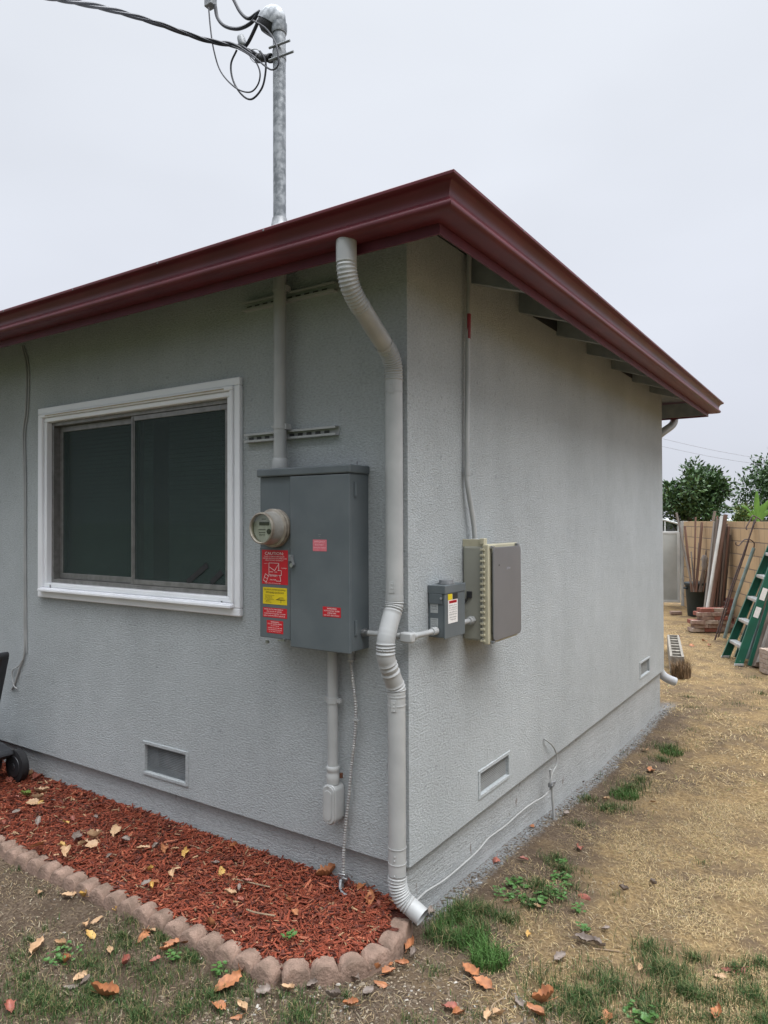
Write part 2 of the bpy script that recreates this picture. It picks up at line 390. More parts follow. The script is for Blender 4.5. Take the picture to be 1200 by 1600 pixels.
# weep screed bead
# roof: hip slab + deck
RO, ZR, SL = .372, 2.79, 1/3
def roof_mesh(dz):
    mb = MB(); x0, x1, y0, y1 = HX-RO, RO, -RO, HL+RO; hr = (y1-y0)/2; zt = ZR+hr*SL+dz
    A = [(x0,y0,ZR+dz),(x1,y0,ZR+dz),(x1,y1,ZR+dz),(x0,y1,ZR+dz),(x1-hr,(y0+y1)/2,zt),(x0+hr,(y0+y1)/2,zt)]
    return A
A = roof_mesh(.012); B = roof_mesh(-.02); mb = MB()
F_ = [(0,1,4,5),(1,2,4),(2,3,5,4),(3,0,5)]
mb.add(A, F_); roof = mb.build('roof', M_shin, house)
mb = MB(); mb.add(B, [tuple(reversed(f)) for f in F_])
Bt = roof_mesh(.011); mb.add(B[:4]+Bt[:4], [(0,1,5,4),(1,2,6,5),(2,3,7,6),(3,0,4,7)]); mb.build('roof_deck', M_raf, roof)
def rect_path(o): return [(HX-o,-o),(o,-o),(o,HL+o),(HX-o,HL+o)]
def sweep(profile, name, m, parent, closed_profile=False, **k):
    """profile of (offset, z) carried round the eaves with mitred corners"""
    mb = MB(); np_ = len(profile)
    for (o, z) in profile: mb.v += [(x, y, z) for x, y in rect_path(o)]
    rr = range(np_ if closed_profile else np_-1)
    for i in rr:
        j = (i+1) % np_
        for a in range(4):
            b = (a+1) % 4; mb.f.append((i*4+a, i*4+b, j*4+b, j*4+a))
    return mb.build(name, m, parent, **k)
sweep([(.336,2.617),(.344,2.617),(.344,2.768),(.336,2.768)], 'fascia', M_marf, roof, True)
sweep([(.318,2.632),(.3355,2.632),(.3355,2.764),(.318,2.764)], 'sub_fascia', M_raf, roof, True)
prof = [(.3465,2.752),(.3465,2.652),(.415,2.6525),(.428,2.656),(.4365,2.662),(.4385,2.669),(.436,2.677),(.428,2.684),(.423,2.694),(.423,2.705),(.427,2.718),(.436,2.731),(.447,2.739),(.456,2.742),(.4605,2.746),(.461,2.754),(.457,2.7575),(.451,2.757),(.4495,2.752)]
gut = sweep(prof, 'gutter', M_mar, house, smooth=True)
s_ = gut.modifiers.new('thick', 'SOLIDIFY'); s_.thickness = .0012; s_.offset = 0
mb = MB()                                      # strap plate on the corner mitre and splice collars
mb.box((.3465,1.02,2.742),(.4615,1.024,2.7575)); mb.build('gutter_joint', M_mar, gut)
for (x_, y_) in [(-.35-.61*k, -.4585) for k in range(6)]+[(.4585, .1+.61*k) for k in range(8)]:
    a_ = (0,1,0) if x_ < .45 else (1,0,0); MB().disc((x_, y_, 2.7495), a_, .0045, .007, 10).build('hanger_screw', M_galp, gut)
def zt(u): return ZR-.0215+(RO-u)*SL
def rafter(p0, dirv, L_=.318, w=.04):
    mb = MB(); d = Vector((dirv[0], dirv[1], 0)); s = Vector((-d.y, d.x, 0))*w/2; vs = []
    for u in (-.05, L_):
        q = Vector((p0[0], p0[1], 0))+d*u
        for sg in (-1, 1):
            vs += [q+s*sg+Vector((0,0,zt(u)-.125)), q+s*sg+Vector((0,0,zt(u)))]
    mb.add(vs, [(0,1,3,2),(4,6,7,5),(0,4,5,1),(2,3,7,6),(1,5,7,3),(0,2,6,4)]); return mb
for k in range(7): rafter((0,.585+.575*k),(1,0)).build('rafter', M_raf, roof)
for k in range(1, 13): rafter((-.6*k,0),(0,-1)).build('rafter', M_raf, roof)
mb = MB(); d = Vector((.7071,-.7071,0)); s2 = Vector((.7071,.7071,0))*.02; vs = []
for u in (-.03, .44):
    for sg in (-1, 1):
        z = zt(u*.7071); q = d*u+s2*sg; vs += [q+Vector((0,0,z-.115)), q+Vector((0,0,z-.003))]
mb.add(vs, [(0,1,3,2),(4,6,7,5),(0,4,5,1),(2,3,7,6),(1,5,7,3),(0,2,6,4)]); mb.build('hip_rafter', M_raf, roof)
for yy in (1.2+.02, 2.925+.02):
    mb = MB(); mb.box((.001,yy+.12,2.79),(.004,yy+.5,2.868)); mb.build('eave_vent', M_blk, roof)

# window
x0, x1, z0, z1 = WIN
win = MB()
def ring(mb, o, i, ya, yb, b=WIN):
    """rectangular ring grown by o outside and i inside of the opening b"""
    X0, X1, Z0, Z1 = b
    mb.box((X0-o,ya,Z1+i),(X1+o,yb,Z1+o)); mb.box((X0-o,ya,Z0-o),(X1+o,yb,Z0-i))
    mb.box((X0-o,ya,Z0-i),(X0-i,yb,Z1+i)); mb.box((X1+i,ya,Z0-i),(X1+o,yb,Z1+i))
mb = MB(); ring(mb, .084, .046, -.024, .0); ring(mb, .0455, .0235, -.034, .0); ring(mb, .023, -.004, -.020, .03)
window = mb.build('window', M_white, house, bevel=.005); tag(window, 'white trimmed sliding window')
mb = MB(); mb.box((x0-.044,-.050,z0-.046),(x1+.044,-.0345,z0-.030)); mb.build('sill', M_white, window, bevel=.004)
mb = MB(); mb.box((x0+.01,-.036,z1+.0300),(x1-.01,-.0345,z1+.036)); mb.build('drip_stain', mat('tan_caulk',(.42,.34,.24),(.5,.44,.35),30,.8), window)
XM = (x0+x1)/2+.02
# aluminium outer frame
mb = MB(); b_ = (x0+.004, x1-.004, z0+.004, z1-.004)
ring(mb, -.0005, -.022, .012, .095, b_); mb.build('frame', M_alu, window, bevel=.0015)
mb = MB(); bl = (x0+.028, XM, z0+.028, z1-.028); ring(mb, 0, -.032, .05, .075, bl); mb.build('sliding_sash', M_alu, window, bevel=.002)
mb = MB(); br = (XM-.03, x1-.028, z0+.028, z1-.028); ring(mb, 0, -.026, .016, .046, br)
mb.box((XM-.026,.012,z0+.028),(XM-.014,.0158,z1-.028)); mb.build('fixed_sash', M_alu, window, bevel=.002)
mb = MB(); mb.box((bl[0]+.033,.062,bl[2]+.033),(bl[1]-.033,.065,bl[3]-.033)); mb.build('pane', M_glass, window)
mb = MB(); mb.box((br[0]+.027,.03,br[2]+.027),(br[1]-.027,.033,br[3]-.027)); mb.build('pane', M_glass, window)
mb = MB(); mb.box((bl[0]+.033,.0525,bl[2]+.033),(bl[1]-.033,.0535,bl[3]-.033)); mb.build('insect_screen', M_screen, window)
mb = MB(); mb.box((br[0]+.027,.0195,br[2]+.027),(br[1]-.027,.0205,br[3]-.027)); mb.build('insect_screen', M_screen, window)
M_blind = mat('dark_green_blind', (.5, .62, .57), (.35, .46, .42), 1.4, .9, .3, 40, .002, stretch=(1,1,5))
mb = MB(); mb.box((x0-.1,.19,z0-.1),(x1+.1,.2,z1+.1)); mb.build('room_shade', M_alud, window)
mb = MB(); zz_ = z0-.05
while zz_ < z1+.05:
    for (xa_, xb_) in ((x0-.03, XM-.02), (XM+.11, x1+.03)): mb.add([(xa_,.15,zz_),(xb_,.15,zz_),(xb_,.158,zz_+.0235),(xa_,.158,zz_+.0235)], [(0,1,2,3)])
    zz_ += .0245
mb.build('blind', M_blind, window)
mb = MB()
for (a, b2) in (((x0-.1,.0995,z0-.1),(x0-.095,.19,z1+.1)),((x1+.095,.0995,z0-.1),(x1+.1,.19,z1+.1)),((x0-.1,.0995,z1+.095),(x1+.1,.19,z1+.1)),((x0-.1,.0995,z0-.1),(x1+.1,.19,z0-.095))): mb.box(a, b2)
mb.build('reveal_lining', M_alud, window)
for (p, q) in (((878,1050),(972,968)), ((990,1052),(1040,1000))):
    a, b2 = [onY(r[0]/3, 560+r[1]/3, .0175) for r in (p, q)]
    MB().bar(a, b2, .028, .002, up=(0,1,0)).build('dark_strip', M_blk, window)  # slanted dark strips low on the right pane
for (px, py) in ((84,668),(345,637),(79,917),(347,943)):
    q = onY(px, py, -.0215); MB().box(q+Vector((-.007,-.002,-.012)), q+Vector((.001,.001,.012))).build('screen_clip', M_galp, window)

# vents
def vent(b, plane, dep, mesh=True, fold=False):
    a0, a1, z0, z1 = b
    def P(a, d, z): return (a, d, z) if plane == 'Y' else (-d, a, z)
    mb = MB()
    i_ = .002
    for (p, q) in (((a0-.016,-.006,z1-i_),(a1+.016,.02,z1+.016)),((a0-.016,-.006,z0-.016),(a1+.016,.02,z0+i_)),((a0-.016,-.006,z0+i_),(a0+i_,.02,z1-i_)),((a1-i_,-.006,z0+i_),(a1+.016,.02,z1-i_))): mb.box(P(*p), P(*q))
    v = mb.build('foundation_vent', M_st, house, bevel=.003)
    mb = MB(); mb.box(P(a0-.01,dep,z0-.01), P(a1+.01,dep+.01,z1+.01)); mb.build('vent_back', M_alud if plane == 'Y' else M_raf, v)
    if mesh:
        w = MB(); n = int((z1-z0)/.0085)
        for i in range(n): z = z0+(i+.5)*(z1-z0)/n; w.box(P(a0,.012,z-.0011), P(a1,.0142,z+.0011))
        n = int((a1-a0)/.0085)
        for i in range(n): a = a0+(i+.5)*(a1-a0)/n; w.box(P(a-.0011,.0145,z0), P(a+.0011,.0165,z1))
        w.build('wire_mesh', M_raf if plane == 'Y' else M_gray, v)
vent(V1, 'Y', .085); vent(V2, 'X', .06); vent(V3, 'X', .05)

# ================================================================ DOWNSPOUTS
def elbow(mb, path, r, rib=.0022, pitch=.0125, n=20, cap=False):
    P = catmull(path, 14); out = [P[0]]; acc = 0; step = pitch/4
    for i in range(1, len(P)):
        d = (P[i]-P[i-1]).length
        while acc+d >= step:
            t = (step-acc)/d; q = P[i-1].lerp(P[i], t) if False else P[i-1]+(P[i]-P[i-1])*t
            out.append(q); P[i-1] = q; d = (P[i]-q).length; acc = 0
        acc += d
    rs = [r+rib*(math.cos(i*math.pi/2)*.9) for i in range(len(out))]
    mb.tube(out, rs, n, cap); return out
DX, DY, DR = -.034, -.048, .0365
ds = thing('downspout', (DX, DY, 0), 'round light gray downspout with corrugated elbows at the front house corner', 'downspout')
top = [(-.012,-.392,2.668),(-.012,-.392,2.60)]
mb = MB(); mb.tube([(-.012,-.392,2.668),(-.012,-.392,2.575)], DR*1.03, 24); mb.build('outlet_collar', M_pipe, ds, smooth=True)
mb = MB(); elbow(mb, [(-.012,-.392,2.59),(-.012,-.388,2.545),(-.013,-.366,2.495),(-.014,-.325,2.455),(-.016,-.29,2.435)], DR, .0016); mb.build('elbow', M_pipe, ds, smooth=True)
mb = MB(); mb.tube([(-.0155,-.297,2.439),(-.027,-.12,2.335)], DR*.985, 24); mb.build('pipe', M_pipe, ds, smooth=True)
mb = MB(); elbow(mb, [(-.0265,-.13,2.341),(-.029,-.09,2.315),(-.032,-.058,2.275),(DX,DY,2.235),(DX,DY,2.205)], DR, .002); mb.build('elbow', M_pipe, ds, smooth=True)
mb = MB(); mb.tube([(DX,DY,2.235),(DX,DY,1.345)], DR*.97, 28); mb.build('pipe', M_pipe, ds, smooth=True)
B1 = [(DX,DY,1.352),(DX,DY-.004,1.31),(DX,DY-.035,1.25),(DX,DY-.062,1.19),(DX,DY-.066,1.15),(DX,DY-.062,1.11),(DX+.004,DY-.03,1.04),(DX+.008,DY-.006,.99),(DX+.01,DY-.004,.965)]
Bp = catmull(B1, 10); rs = []
for i, p in enumerate(Bp):
    z = p.z; rb = 0
    for (a, b2) in ((1.33,1.285),(1.225,1.195),(1.175,1.13),(1.10,1.05),(1.005,.975)):
        if b2 < z < a: rb = .0028*math.sin((z-b2)*520)
    rs.append(DR*1.0+rb)
mb = MB(); mb.tube(Bp, rs, 28); mb.build('offset_elbow', M_pipe, ds, smooth=True)
DX2, DY2 = DX+.01, DY-.004
mb = MB(); mb.tube([(DX2,DY2,.99),(DX2,DY2,.235)], DR*.97, 28); mb.build('pipe', M_pipe, ds, smooth=True)
mb = MB(); E_ = [(DX2,DY2,.255),(DX2,DY2,.225),(DX2+.006,DY2+.003,.19),(DX2+.024,DY2+.008,.155),(DX2+.05,DY2+.015,.135)]
elbow(mb, E_, DR, .0024, .012); mb.build('elbow', M_pipe, ds, smooth=True)
ex = Vector(E_[-1]); ed = Vector((.9,.0,-.43)).normalized()
mb = MB()
vs = []; n = 32
X = ed.cross(Vector((0,0,1))).normalized(); Y = ed.cross(X)
for (d, r) in ((-.012,DR*.97),(.062,DR*.99),(.062,DR*.93),(-.012,DR*.9)):
    vs += [ex+ed*d+(X*math.cos(2*math.pi*j/n)+Y*math.sin(2*math.pi*j/n))*r for j in range(n)]
mb.add(vs, [(i*n+j, i*n+(j+1)%n, (i+1)*n+(j+1)%n, (i+1)*n+j) for i in range(3) for j in range(n)])
mb.add([ex+ed*-.01+(X*math.cos(2*math.pi*j/n)+Y*math.sin(2*math.pi*j/n))*DR*.92 for j in range(n)], [tuple(range(n))])
mb.build('spout_end', M_pipe, ds, smooth=True)
for z, x, y in ((2.225,DX,DY),(2.165,DX,DY),(.955,DX2,DY2),(.92,DX2,DY2),(.36,DX2,DY2),(.30,DX2,DY2),(.236,DX2,DY2)):
    mb = MB(); mb.tube([(x,y,z+.002),(x,y,z-.0015)], DR*1.02, 28); mb.build('seam_band', M_pipe, ds, smooth=True)
for (z, x, y, cnt) in ((2.19,DX,DY,2),(1.40,DX,DY,2),(1.15,DX,DY-.066,1),(.935,DX2,DY2,3),(.335,DX2,DY2,2),(.26,DX2,DY2,1)):
    for k in range(cnt):
        a = Vector((.28,-1,0)).normalized(); p = Vector((x,y,z-.016*k))+a*DR*.985
        mb = MB(); mb.tube([p, p+a*.0022, p+a*.003], [.0035,.0032,.0016], 10); mb.build('screw', M_pipe, ds, smooth=True)
for z in (2.19, 1.40, .935):
    a = Vector((.28,-1,0)).normalized(); x, y = (DX, DY) if z > 1 else (DX2, DY2)
    p = Vector((x,y,z-.012))+a*(DR*.985); t_ = a.cross(Vector((0,0,1)))
    MB().ob(p, t_*.011, a*.001, Vector((0,0,.022))).build('strap_tab', M_pipe, ds)
# rear downspout, mostly hidden by the far corner
rd = thing('downspout', (-.12, 4.56, -.1), 'white downspout outlet poking out behind the far end of the wall', 'downspout')
M_wpipe = mat('white_pipe_paint', (.45,.47,.49), (.4,.41,.43), 12, .35)
mb = MB(); mb.tube(catmull([(.02,4.94,2.66),(.02,4.9,2.60),(.012,4.8,2.55),(-.02,4.62,2.48),(-.06,4.545,2.42),(-.06,4.54,2.35)],6), .037, 18); mb.build('elbow', M_pipe, rd, smooth=True)
mb = MB(); mb.tube([(-.06,4.54,2.36),(-.06,4.54,.33)], .036, 18); mb.build('pipe', M_wpipe, rd, smooth=True)
mb = MB(); mb.tube(catmull([(-.06,4.54,.34),(-.055,4.54,.26),(-.035,4.555,.205),(.01,4.58,.165),(.07,4.62,.135)],6), .04, 20, False); mb.build('elbow', M_wpipe, rd, smooth=True)

# ================================================================ MAST, STRUT, CABLES
MX, MY = -.627, -.062
mast = thing('service_mast', (MX, MY, 1.9), 'tall service mast pipe rising from the meter cabinet through the eave', 'electric mast')
mb = MB(); mb.tube([(MX,MY,1.878),(MX,MY,2.85)], .0285, 24); tag(mb.build('lower_pipe', M_pipe, mast, smooth=True), 'gray painted lower pipe')
mb = MB(); mb.tube([(MX,MY,2.85),(MX,MY,3.88)], .0285, 24); tag(mb.build('upper_pipe', M_gal, mast, smooth=True), 'mottled galvanised upper pipe')
mb = MB(); mb.tube([(MX,MY,1.878),(MX,MY,1.89),(MX,MY,1.925),(MX,MY,1.93)], [.036,.037,.034,.03], 24); mb.build('hub', M_pipe, mast, smooth=True)
for z in (2.685, 2.07): 
    mb = MB(); mb.tube([(MX,MY,z-.012),(MX,MY,z+.012)], .0305, 24); mb.box((MX-.038,MY-.004,z-.012),(MX-.029,MY+.03,z+.012)); mb.box((MX+.029,MY-.004,z-.012),(MX+.038,MY+.03,z+.012))
    mb.tube([(MX-.034,MY-.014,z),(MX-.034,MY+.01,z)], .006, 8); mb.build('pipe_clamp', M_pipe, mast, smooth=True)
mb = MB(); mb.tube([(MX,MY,2.89),(MX,MY,2.93),(MX,MY,3.0)], [.09,.045,.032], 24); mb.build('roof_jack', M_galp, mast, smooth=True)
# weatherhead: rounded hood opening to the lower left
wc = onY(423,37,MY); nv = Vector((.6,0,.8)); av = Vector((.8,0,-.6)); bv = Vector((0,1,0)); mb = MB(); K, Nn = 12, 28; hv = []
for i in range(K+1):
    a = math.pi/2*i/K
    for j in range(Nn):
        t = 2*math.pi*j/Nn; rr = math.cos(a)
        hv.append(wc+av*(.08*math.cos(t)*rr)+bv*(.05*math.sin(t)*rr)+nv*(.078*math.sin(a)))
mb.add(hv, [(i*Nn+j, i*Nn+(j+1)%Nn, (i+1)*Nn+(j+1)%Nn, (i+1)*Nn+j) for i in range(K) for j in range(Nn)]+[tuple(reversed(range(Nn)))])
mb.build('weatherhead', M_gal, mast, smooth=True)
mb = MB(); hv = []
for d_, k_ in ((-.0015,.93),(-.02,.9),(-.045,.6)):
    hv += [wc+av*(.08*math.cos(2*math.pi*j/Nn)*k_+(.02 if k_ < .7 else 0))+bv*(.05*math.sin(2*math.pi*j/Nn)*k_)+nv*d_ for j in range(Nn)]
mb.add(hv, [(i*Nn+j, i*Nn+(j+1)%Nn, (i+1)*Nn+(j+1)%Nn, (i+1)*Nn+j) for i in range(2) for j in range(Nn)]+[tuple(range(Nn)), tuple(2*Nn+j for j in reversed(range(Nn)))])
mb.build('cable_plate', M_blk, mast, smooth=True)
mb = MB(); mb.tube([(MX,MY,3.83),(MX,MY,3.84),(MX,MY,3.872)], [.032,.035,.035], 20); mb.build('neck_clamp', M_gal, mast, smooth=True)
# strut channels
def strut(pa, pb, label, broken=None):
    a, b = onY(*pa, -.02), onY(*pb, -.02); z = (a.z+b.z)/2
    t = thing('strut_channel', ((a.x+b.x)/2, 0, z), label, 'strut channel', 'slotted strut channels behind the mast')
    mb = MB(); mb.box((a.x,-.004,z-.02),(b.x,0,z+.02)); mb.box((a.x,-.03,z+.0175),(b.x,-.004,z+.02)); mb.box((a.x,-.03,z-.02),(b.x,-.004,z-.0175))
    mb.box((a.x,-.03,z+.0105),(b.x,-.0275,z+.0174)); mb.box((a.x,-.03,z-.0174),(b.x,-.0275,z-.0105)); mb.build('channel', M_pipe, t)
    mb = MB(); n = int((b.x-a.x)/.05)
    for i in range(n):
        x = a.x+.025+i*.05; mb.box((x-.014,-.0055,z-.006),(x+.014,-.0042,z+.006))
    mb.build('slots', M_alud, t)
strut((380,480),(524,448), 'upper slotted strut channel clamped to the mast just under the eave')
strut((383,686),(526,672), 'lower slotted strut channel between window trim and downspout')
# insulator clamp on the mast
ins = thing('service_clamp', (MX, MY, 3.73), 'black spool insulator clamped to the galvanised mast', 'insulator')
a = onY(403,91,-.07); b = onY(424,91,-.07)
mb = MB(); mb.tube([a, a+(b-a)*.15, a+(b-a)*.2, a+(b-a)*.8, a+(b-a)*.85, b], [.02,.02,.016,.016,.02,.02], 16); mb.build('spool', M_blk, ins, smooth=True)
mb = MB(); mb.tube([b, (MX-.03,MY,b.z)], .008, 8); mb.tube([(MX,MY,b.z-.02),(MX,MY,b.z+.02)], .031, 20)
for zz, e in ((.028,.11),(-.028,.13)): mb.tube([(MX-.03,MY-.034,b.z+zz),(MX+e-.03,MY-.02,b.z+zz)], .0055, 8)
mb.build('bracket', M_galp, ins, smooth=True)
def cable(name, pts, r, label, cat='cable', m=M_cable, group=None, ys=-.07, n=8, sub=8):
    P = []
    for q in pts: P.append(onY(q[0], q[1], q[2] if len(q) > 2 else ys) if len(q) < 4 else Vector(q[:3]))
    path = catmull(P, sub); mb = MB(); mb.tube(path, r, n)
    return tag(mb.build(name, m, None, origin=P[0], smooth=True), label, cat, group)
SD = [(-30,-24,-1.3),(60,-8,-1.1),(115,2,-.9),(185,18,-.6),(250,38,-.35),(320,62,-.15),(370,72,-.09),(402,86,-.07)]
P = catmull([onY(*q) for q in SD], 12)
far = P[0]+(P[0]-P[1]).normalized()*14+Vector((0,0,2.0)); P = [far]+P
mbs = MB()
out = []
for i in range(len(P)-1):
    n_ = max(1, int((P[i+1]-P[i]).length/.02)); out += [P[i].lerp(P[i+1], k/n_) for k in range(n_)]
out.append(P[-1])
for ph in (0, 2.1, 4.2):
    q = [p+Vector((0, math.cos(i*.33+ph)*.0065, math.sin(i*.33+ph)*.0065)) for i, p in enumerate(out)]
    mbs.tube(q, .0062, 6)
tag(mbs.build('service_drop', M_cable, None, origin=P[-1], smooth=True), 'thick twisted black service cable coming in from the upper left', 'cable')
cable('drip_loop', [(336,8),(340,28),(352,41),(372,45),(392,36),(404,20)], .0085, 'thick drip loop from the gray splice connector to the weatherhead', group='thick cables at the weatherhead')
cable('drip_loop', [(340,-40),(362,-6),(375,18),(388,29),(400,22),(406,18)], .0085, 'thick cable dropping from above the frame into the weatherhead', group='thick cables at the weatherhead')
cable('drip_loop', [(404,32),(397,48),(388,66),(380,76)], .008, 'short thick cable from the weatherhead down to the small dark connector', group='thick cables at the weatherhead')
cable('phone_wire', [(326,12),(329,45),(334,78),(345,112),(368,137),(390,144),(403,132),(406,112),(396,92),(376,78),(350,68),(310,60)], .0035, 'thin black wire looping from the splice connector to under the service drop', ys=-.1, sub=10)
cable('phone_wire', [(395,32),(415,44),(430,66),(435,88),(434,103),(425,109),(414,103),(396,88),(378,76)], .0038, 'thin black wire looping past the front of the mast', ys=-.115, sub=10)
cable('phone_wire', [(406,80),(414,92),(415,112),(409,138),(393,155),(377,147),(364,125),(361,100),(370,78)], .0045, 'round hanging loop of black wire under the insulator', ys=-.09, sub=10)
cable('phone_wire', [(388,80),(392,92),(400,98),(408,92),(403,78),(392,78),(387,83)], .0018, 'small fine wire curl beside the insulator', ys=-.08, m=M_galp, sub=10)
def connector(pa, pb, r, label, m):
    a, b = onY(*pa, -.07), onY(*pb, -.07); mb = MB(); d = (b-a)
    mb.tube([a, a+d*.1, a+d*.2, b-d*.2, b-d*.1, b], [r*.6, r*.9, r, r, r*.9, r*.6], 12)
    return tag(mb.build('splice_connector', m, None, origin=a, smooth=True), label, 'cable connector')
connector((376,56),(380,74), .019, 'dark oval splice connector on the service drop near the mast', M_galp)
a = onY(329,3,-.07)
tag(MB().box(a+Vector((-.024,-.02,-.025)), a+Vector((.024,.02,.06))).build('splice_connector', M_galp, None, origin=a, bevel=.004), 'boxy gray splice connector at the top edge of the picture', 'cable connector')

# ================================================================ METER CABINET
PY = -.125; px0, px1 = -.688, -.192; pzt, pzb = 1.875, 1.122; pxm = onY(455,800,PY).x
pan = thing('electrical_cabinet', (-.44, 0, 1.12), 'large gray electrical cabinet with a round meter and red and yellow warning stickers', 'electrical cabinet')
mb = MB(); mb.box((px0,PY,pzb+.02),(pxm-.0025,-.001,pzt-.032)); mb.box((pxm-.0025,PY+.006,pzb+.001),(pxm+.002,-.001,pzt-.032)); mb.box((pxm+.002,PY+.004,pzb),(px1,-.001,pzt-.032))
cab = mb.build('cabinet', M_panel, pan, bevel=.003)
mb = MB(); mb.box((pxm+.003,PY-.012,pzb-.006),(px1+.002,PY+.0035,pzt-.034)); door = mb.build('door', M_panel, pan, bevel=.004)
mb = MB(); mb.box((px0-.008,PY-.016,pzt-.0315),(px1+.008,-.001,pzt+.004)); mb.build('rain_hood', M_panel, pan, bevel=.006)
zmt = onY(430,856,PY).z
mb = MB(); mb.box((px0+.001,PY-.0035,pzb+.022),(pxm-.004,PY-.0005,zmt)); cvp = mb.build('lower_cover', M_panel, pan, bevel=.0015)
for py in (765, 980):
    q = onY(562, py, -.07); q.x = px1+.0022
    mb = MB(); mb.box((q.x-.001,-.105,q.z-.03),(q.x+.003,-.09,q.z+.03)); mb.tube([(q.x+.003,-.098,q.z-.028),(q.x+.003,-.098,q.z+.028)], .004, 8)
    mb.build('hinge', M_panel, pan)
q = onY(457,878,PY-.014)
mb = MB(); mb.box(q+Vector((-.02,-.004,.004)), q+Vector((.006,.0015,.03))); mb.bar(q+Vector((-.004,-.006,.025)), q+Vector((.012,-.006,-.012)), .01, .004, up=(0,1,0)); mb.build('latch', M_galp, pan)
mb = MB(); mb.disc(q+Vector((.003,-.007,-.014)), (0,1,0), .009, .012, 16); mb.build('padlock', M_steel, pan, smooth=True)
mb = MB(); q = onY(440,1000,PY-.006); mb.bar(q+Vector((-.02,0,-.004)), q+Vector((.012,-.004,.002)), .006, .006); mb.disc(q+Vector((.016,-.004,.002)), (0,1,0), .007, .01, 12)
q = onY(418,1002,PY); mb.box(q+Vector((-.008,-.004,-.008)), q+Vector((.008,.004,.004))); mb.build('seal', M_steel, pan, smooth=True)
mb = MB(); q = onY(558,718,-.04); mb.tube([(q.x,-.04,pzt+.004),(q.x,-.04,pzt+.022)], .003, 8); mb.build('bolt', M_galp, pan)
# meter
mc = onY(432,825,PY); mcx, mcz = mc.x, mc.z
def cyl(mb, segs, n=40, cap=True): return mb.lathe_y(mcx, mcz, segs, n, cap)
met = cyl(MB(), [(PY,.083),(PY-.012,.083),(PY-.014,.079),(PY-.02,.079),(PY-.022,.083),(PY-.03,.083),(PY-.033,.078)]).build('meter_socket_ring', M_mring, pan, smooth=True)
cyl(MB(), [(PY-.033,.0725),(PY-.04,.071),(PY-.088,.0675)], cap=False).build('meter_body', mat('meter_grey_shell', (.36,.35,.32), (.25,.235,.21), 14, .25, metal=.1), pan, smooth=True)
mf = PY-.088
cyl(MB(), [(mf+.006,.0675),(mf-.004,.069),(mf-.010,.067),(mf-.012,.062),(mf-.006,.059),(mf+.006,.059)], cap=False).build('lens_rim', M_mring, pan, smooth=True)
dial = cyl(MB(), [(mf+.012,.060),(mf+.010,.060)]).build('dial', M_face, pan)
cyl(MB(), [(mf-.004,.0595),(mf-.005,.0595)]).build('lens', M_lens, pan)
mb = MB(); yq = mf+.0095
mb.box((mcx-.026,yq-.001,mcz+.012),(mcx+.03,yq,mcz+.027)); mb.build('display', M_ink, dial)
mb = MB()
for (a, b2, z) in ((-.012,.012,.037),(-.03,.01,-.008),(-.028,.008,-.02),(-.026,.006,-.03)): mb.box((mcx+a,yq-.001,mcz+z),(mcx+b2,yq,mcz+z+.003))
mb.build('printing', M_ink, dial); mb = MB(); mb.disc((mcx+.03,yq-.002,mcz-.014), (0,1,0), .011, .004, 16); mb.build('optical_port', M_blk, dial)
# stickers
def sticker(parent, pa, pb, yp, m, lines, ink, name='sticker', label=None, plane='Y', tilt=0):
    f = onY if plane == 'Y' else onX
    a, b = f(*pa, yp), f(*pb, yp)
    if plane == 'Y':
        xa, xb = a.x, b.x; za, zb = max(a.z,b.z), min(a.z,b.z); mb = MB(); mb.box((xa,yp-.0006,zb),(xb,yp,za))
        s = mb.build(name, m, parent); org = Vector((xa,yp-.0006,zb)); xd = (1,0,0)
        w = xb-xa
    else:
        ya, yb = a.y, b.y; za, zb = max(a.z,b.z), min(a.z,b.z); mb = MB(); mb.box((yp,ya,zb),(yp+.0006,yb,za))
        s = mb.build(name, m, parent); org = Vector((yp+.0006,ya,zb)); xd = (0,1,0); w = yb-ya
    if label: s['label'] = label
    if lines: text_mb(lines, org, xd, (0,0,1), w, za-zb).build('lettering', ink, s)
    return s, org, w, za-zb
y1 = PY-.0037
s, org, w, h = sticker(cvp, (409.5,859), (450,914.3), y1, M_red, [('CAUTION:',.48,.9,.72,.085),('POWER TO THIS BUILDING IS ALSO',.48,.81,.78,.032),('SUPPLIED FROM ROOF MOUNTED SOLAR',.5,.755,.92,.032),('ARRAYS WITH SAFETY DISCONNECTS',.48,.7,.7,.032),('SERVICE PANEL',.16,.6,.14,.02),('SOLAR ARRAY',.86,.48,.2,.03),('AC DISCONNECT',.42,.24,.4,.032),('METER',.44,.13,.24,.03),('RAPID SHUTDOWN SWITCH INSTALLED HERE',.42,.03,.6,.02)], M_wht, label='tall red caution sticker')
mb = MB()
def sline(u0, v0, u1, v1, t=.0016):
    p = org+Vector((u0*w,-.0012,v0*h)); q = org+Vector((u1*w,-.0012,v1*h)); mb.bar(p, q, t, .0006, up=(0,1,0))
for r_ in ((.28,.62,.66,.62),(.28,.62,.28,.27),(.28,.27,.66,.27),(.66,.62,.66,.42),(.62,.41,.76,.41),(.76,.41,.76,.27),(.6,.27,.76,.27),(.3,.5,.42,.44),(.42,.44,.5,.4),(.5,.4,.58,.5),(.58,.5,.64,.58),(.3,.36,.44,.36),(.5,.36,.6,.36),(.06,.1,.14,.3),(.14,.3,.26,.24),(.26,.24,.18,.06),(.18,.06,.06,.1),(.1,.2,.2,.16),(.7,.27,.74,.1),(.56,.1,.74,.1)): sline(*r_)
mb.build('diagram', M_wht, s)
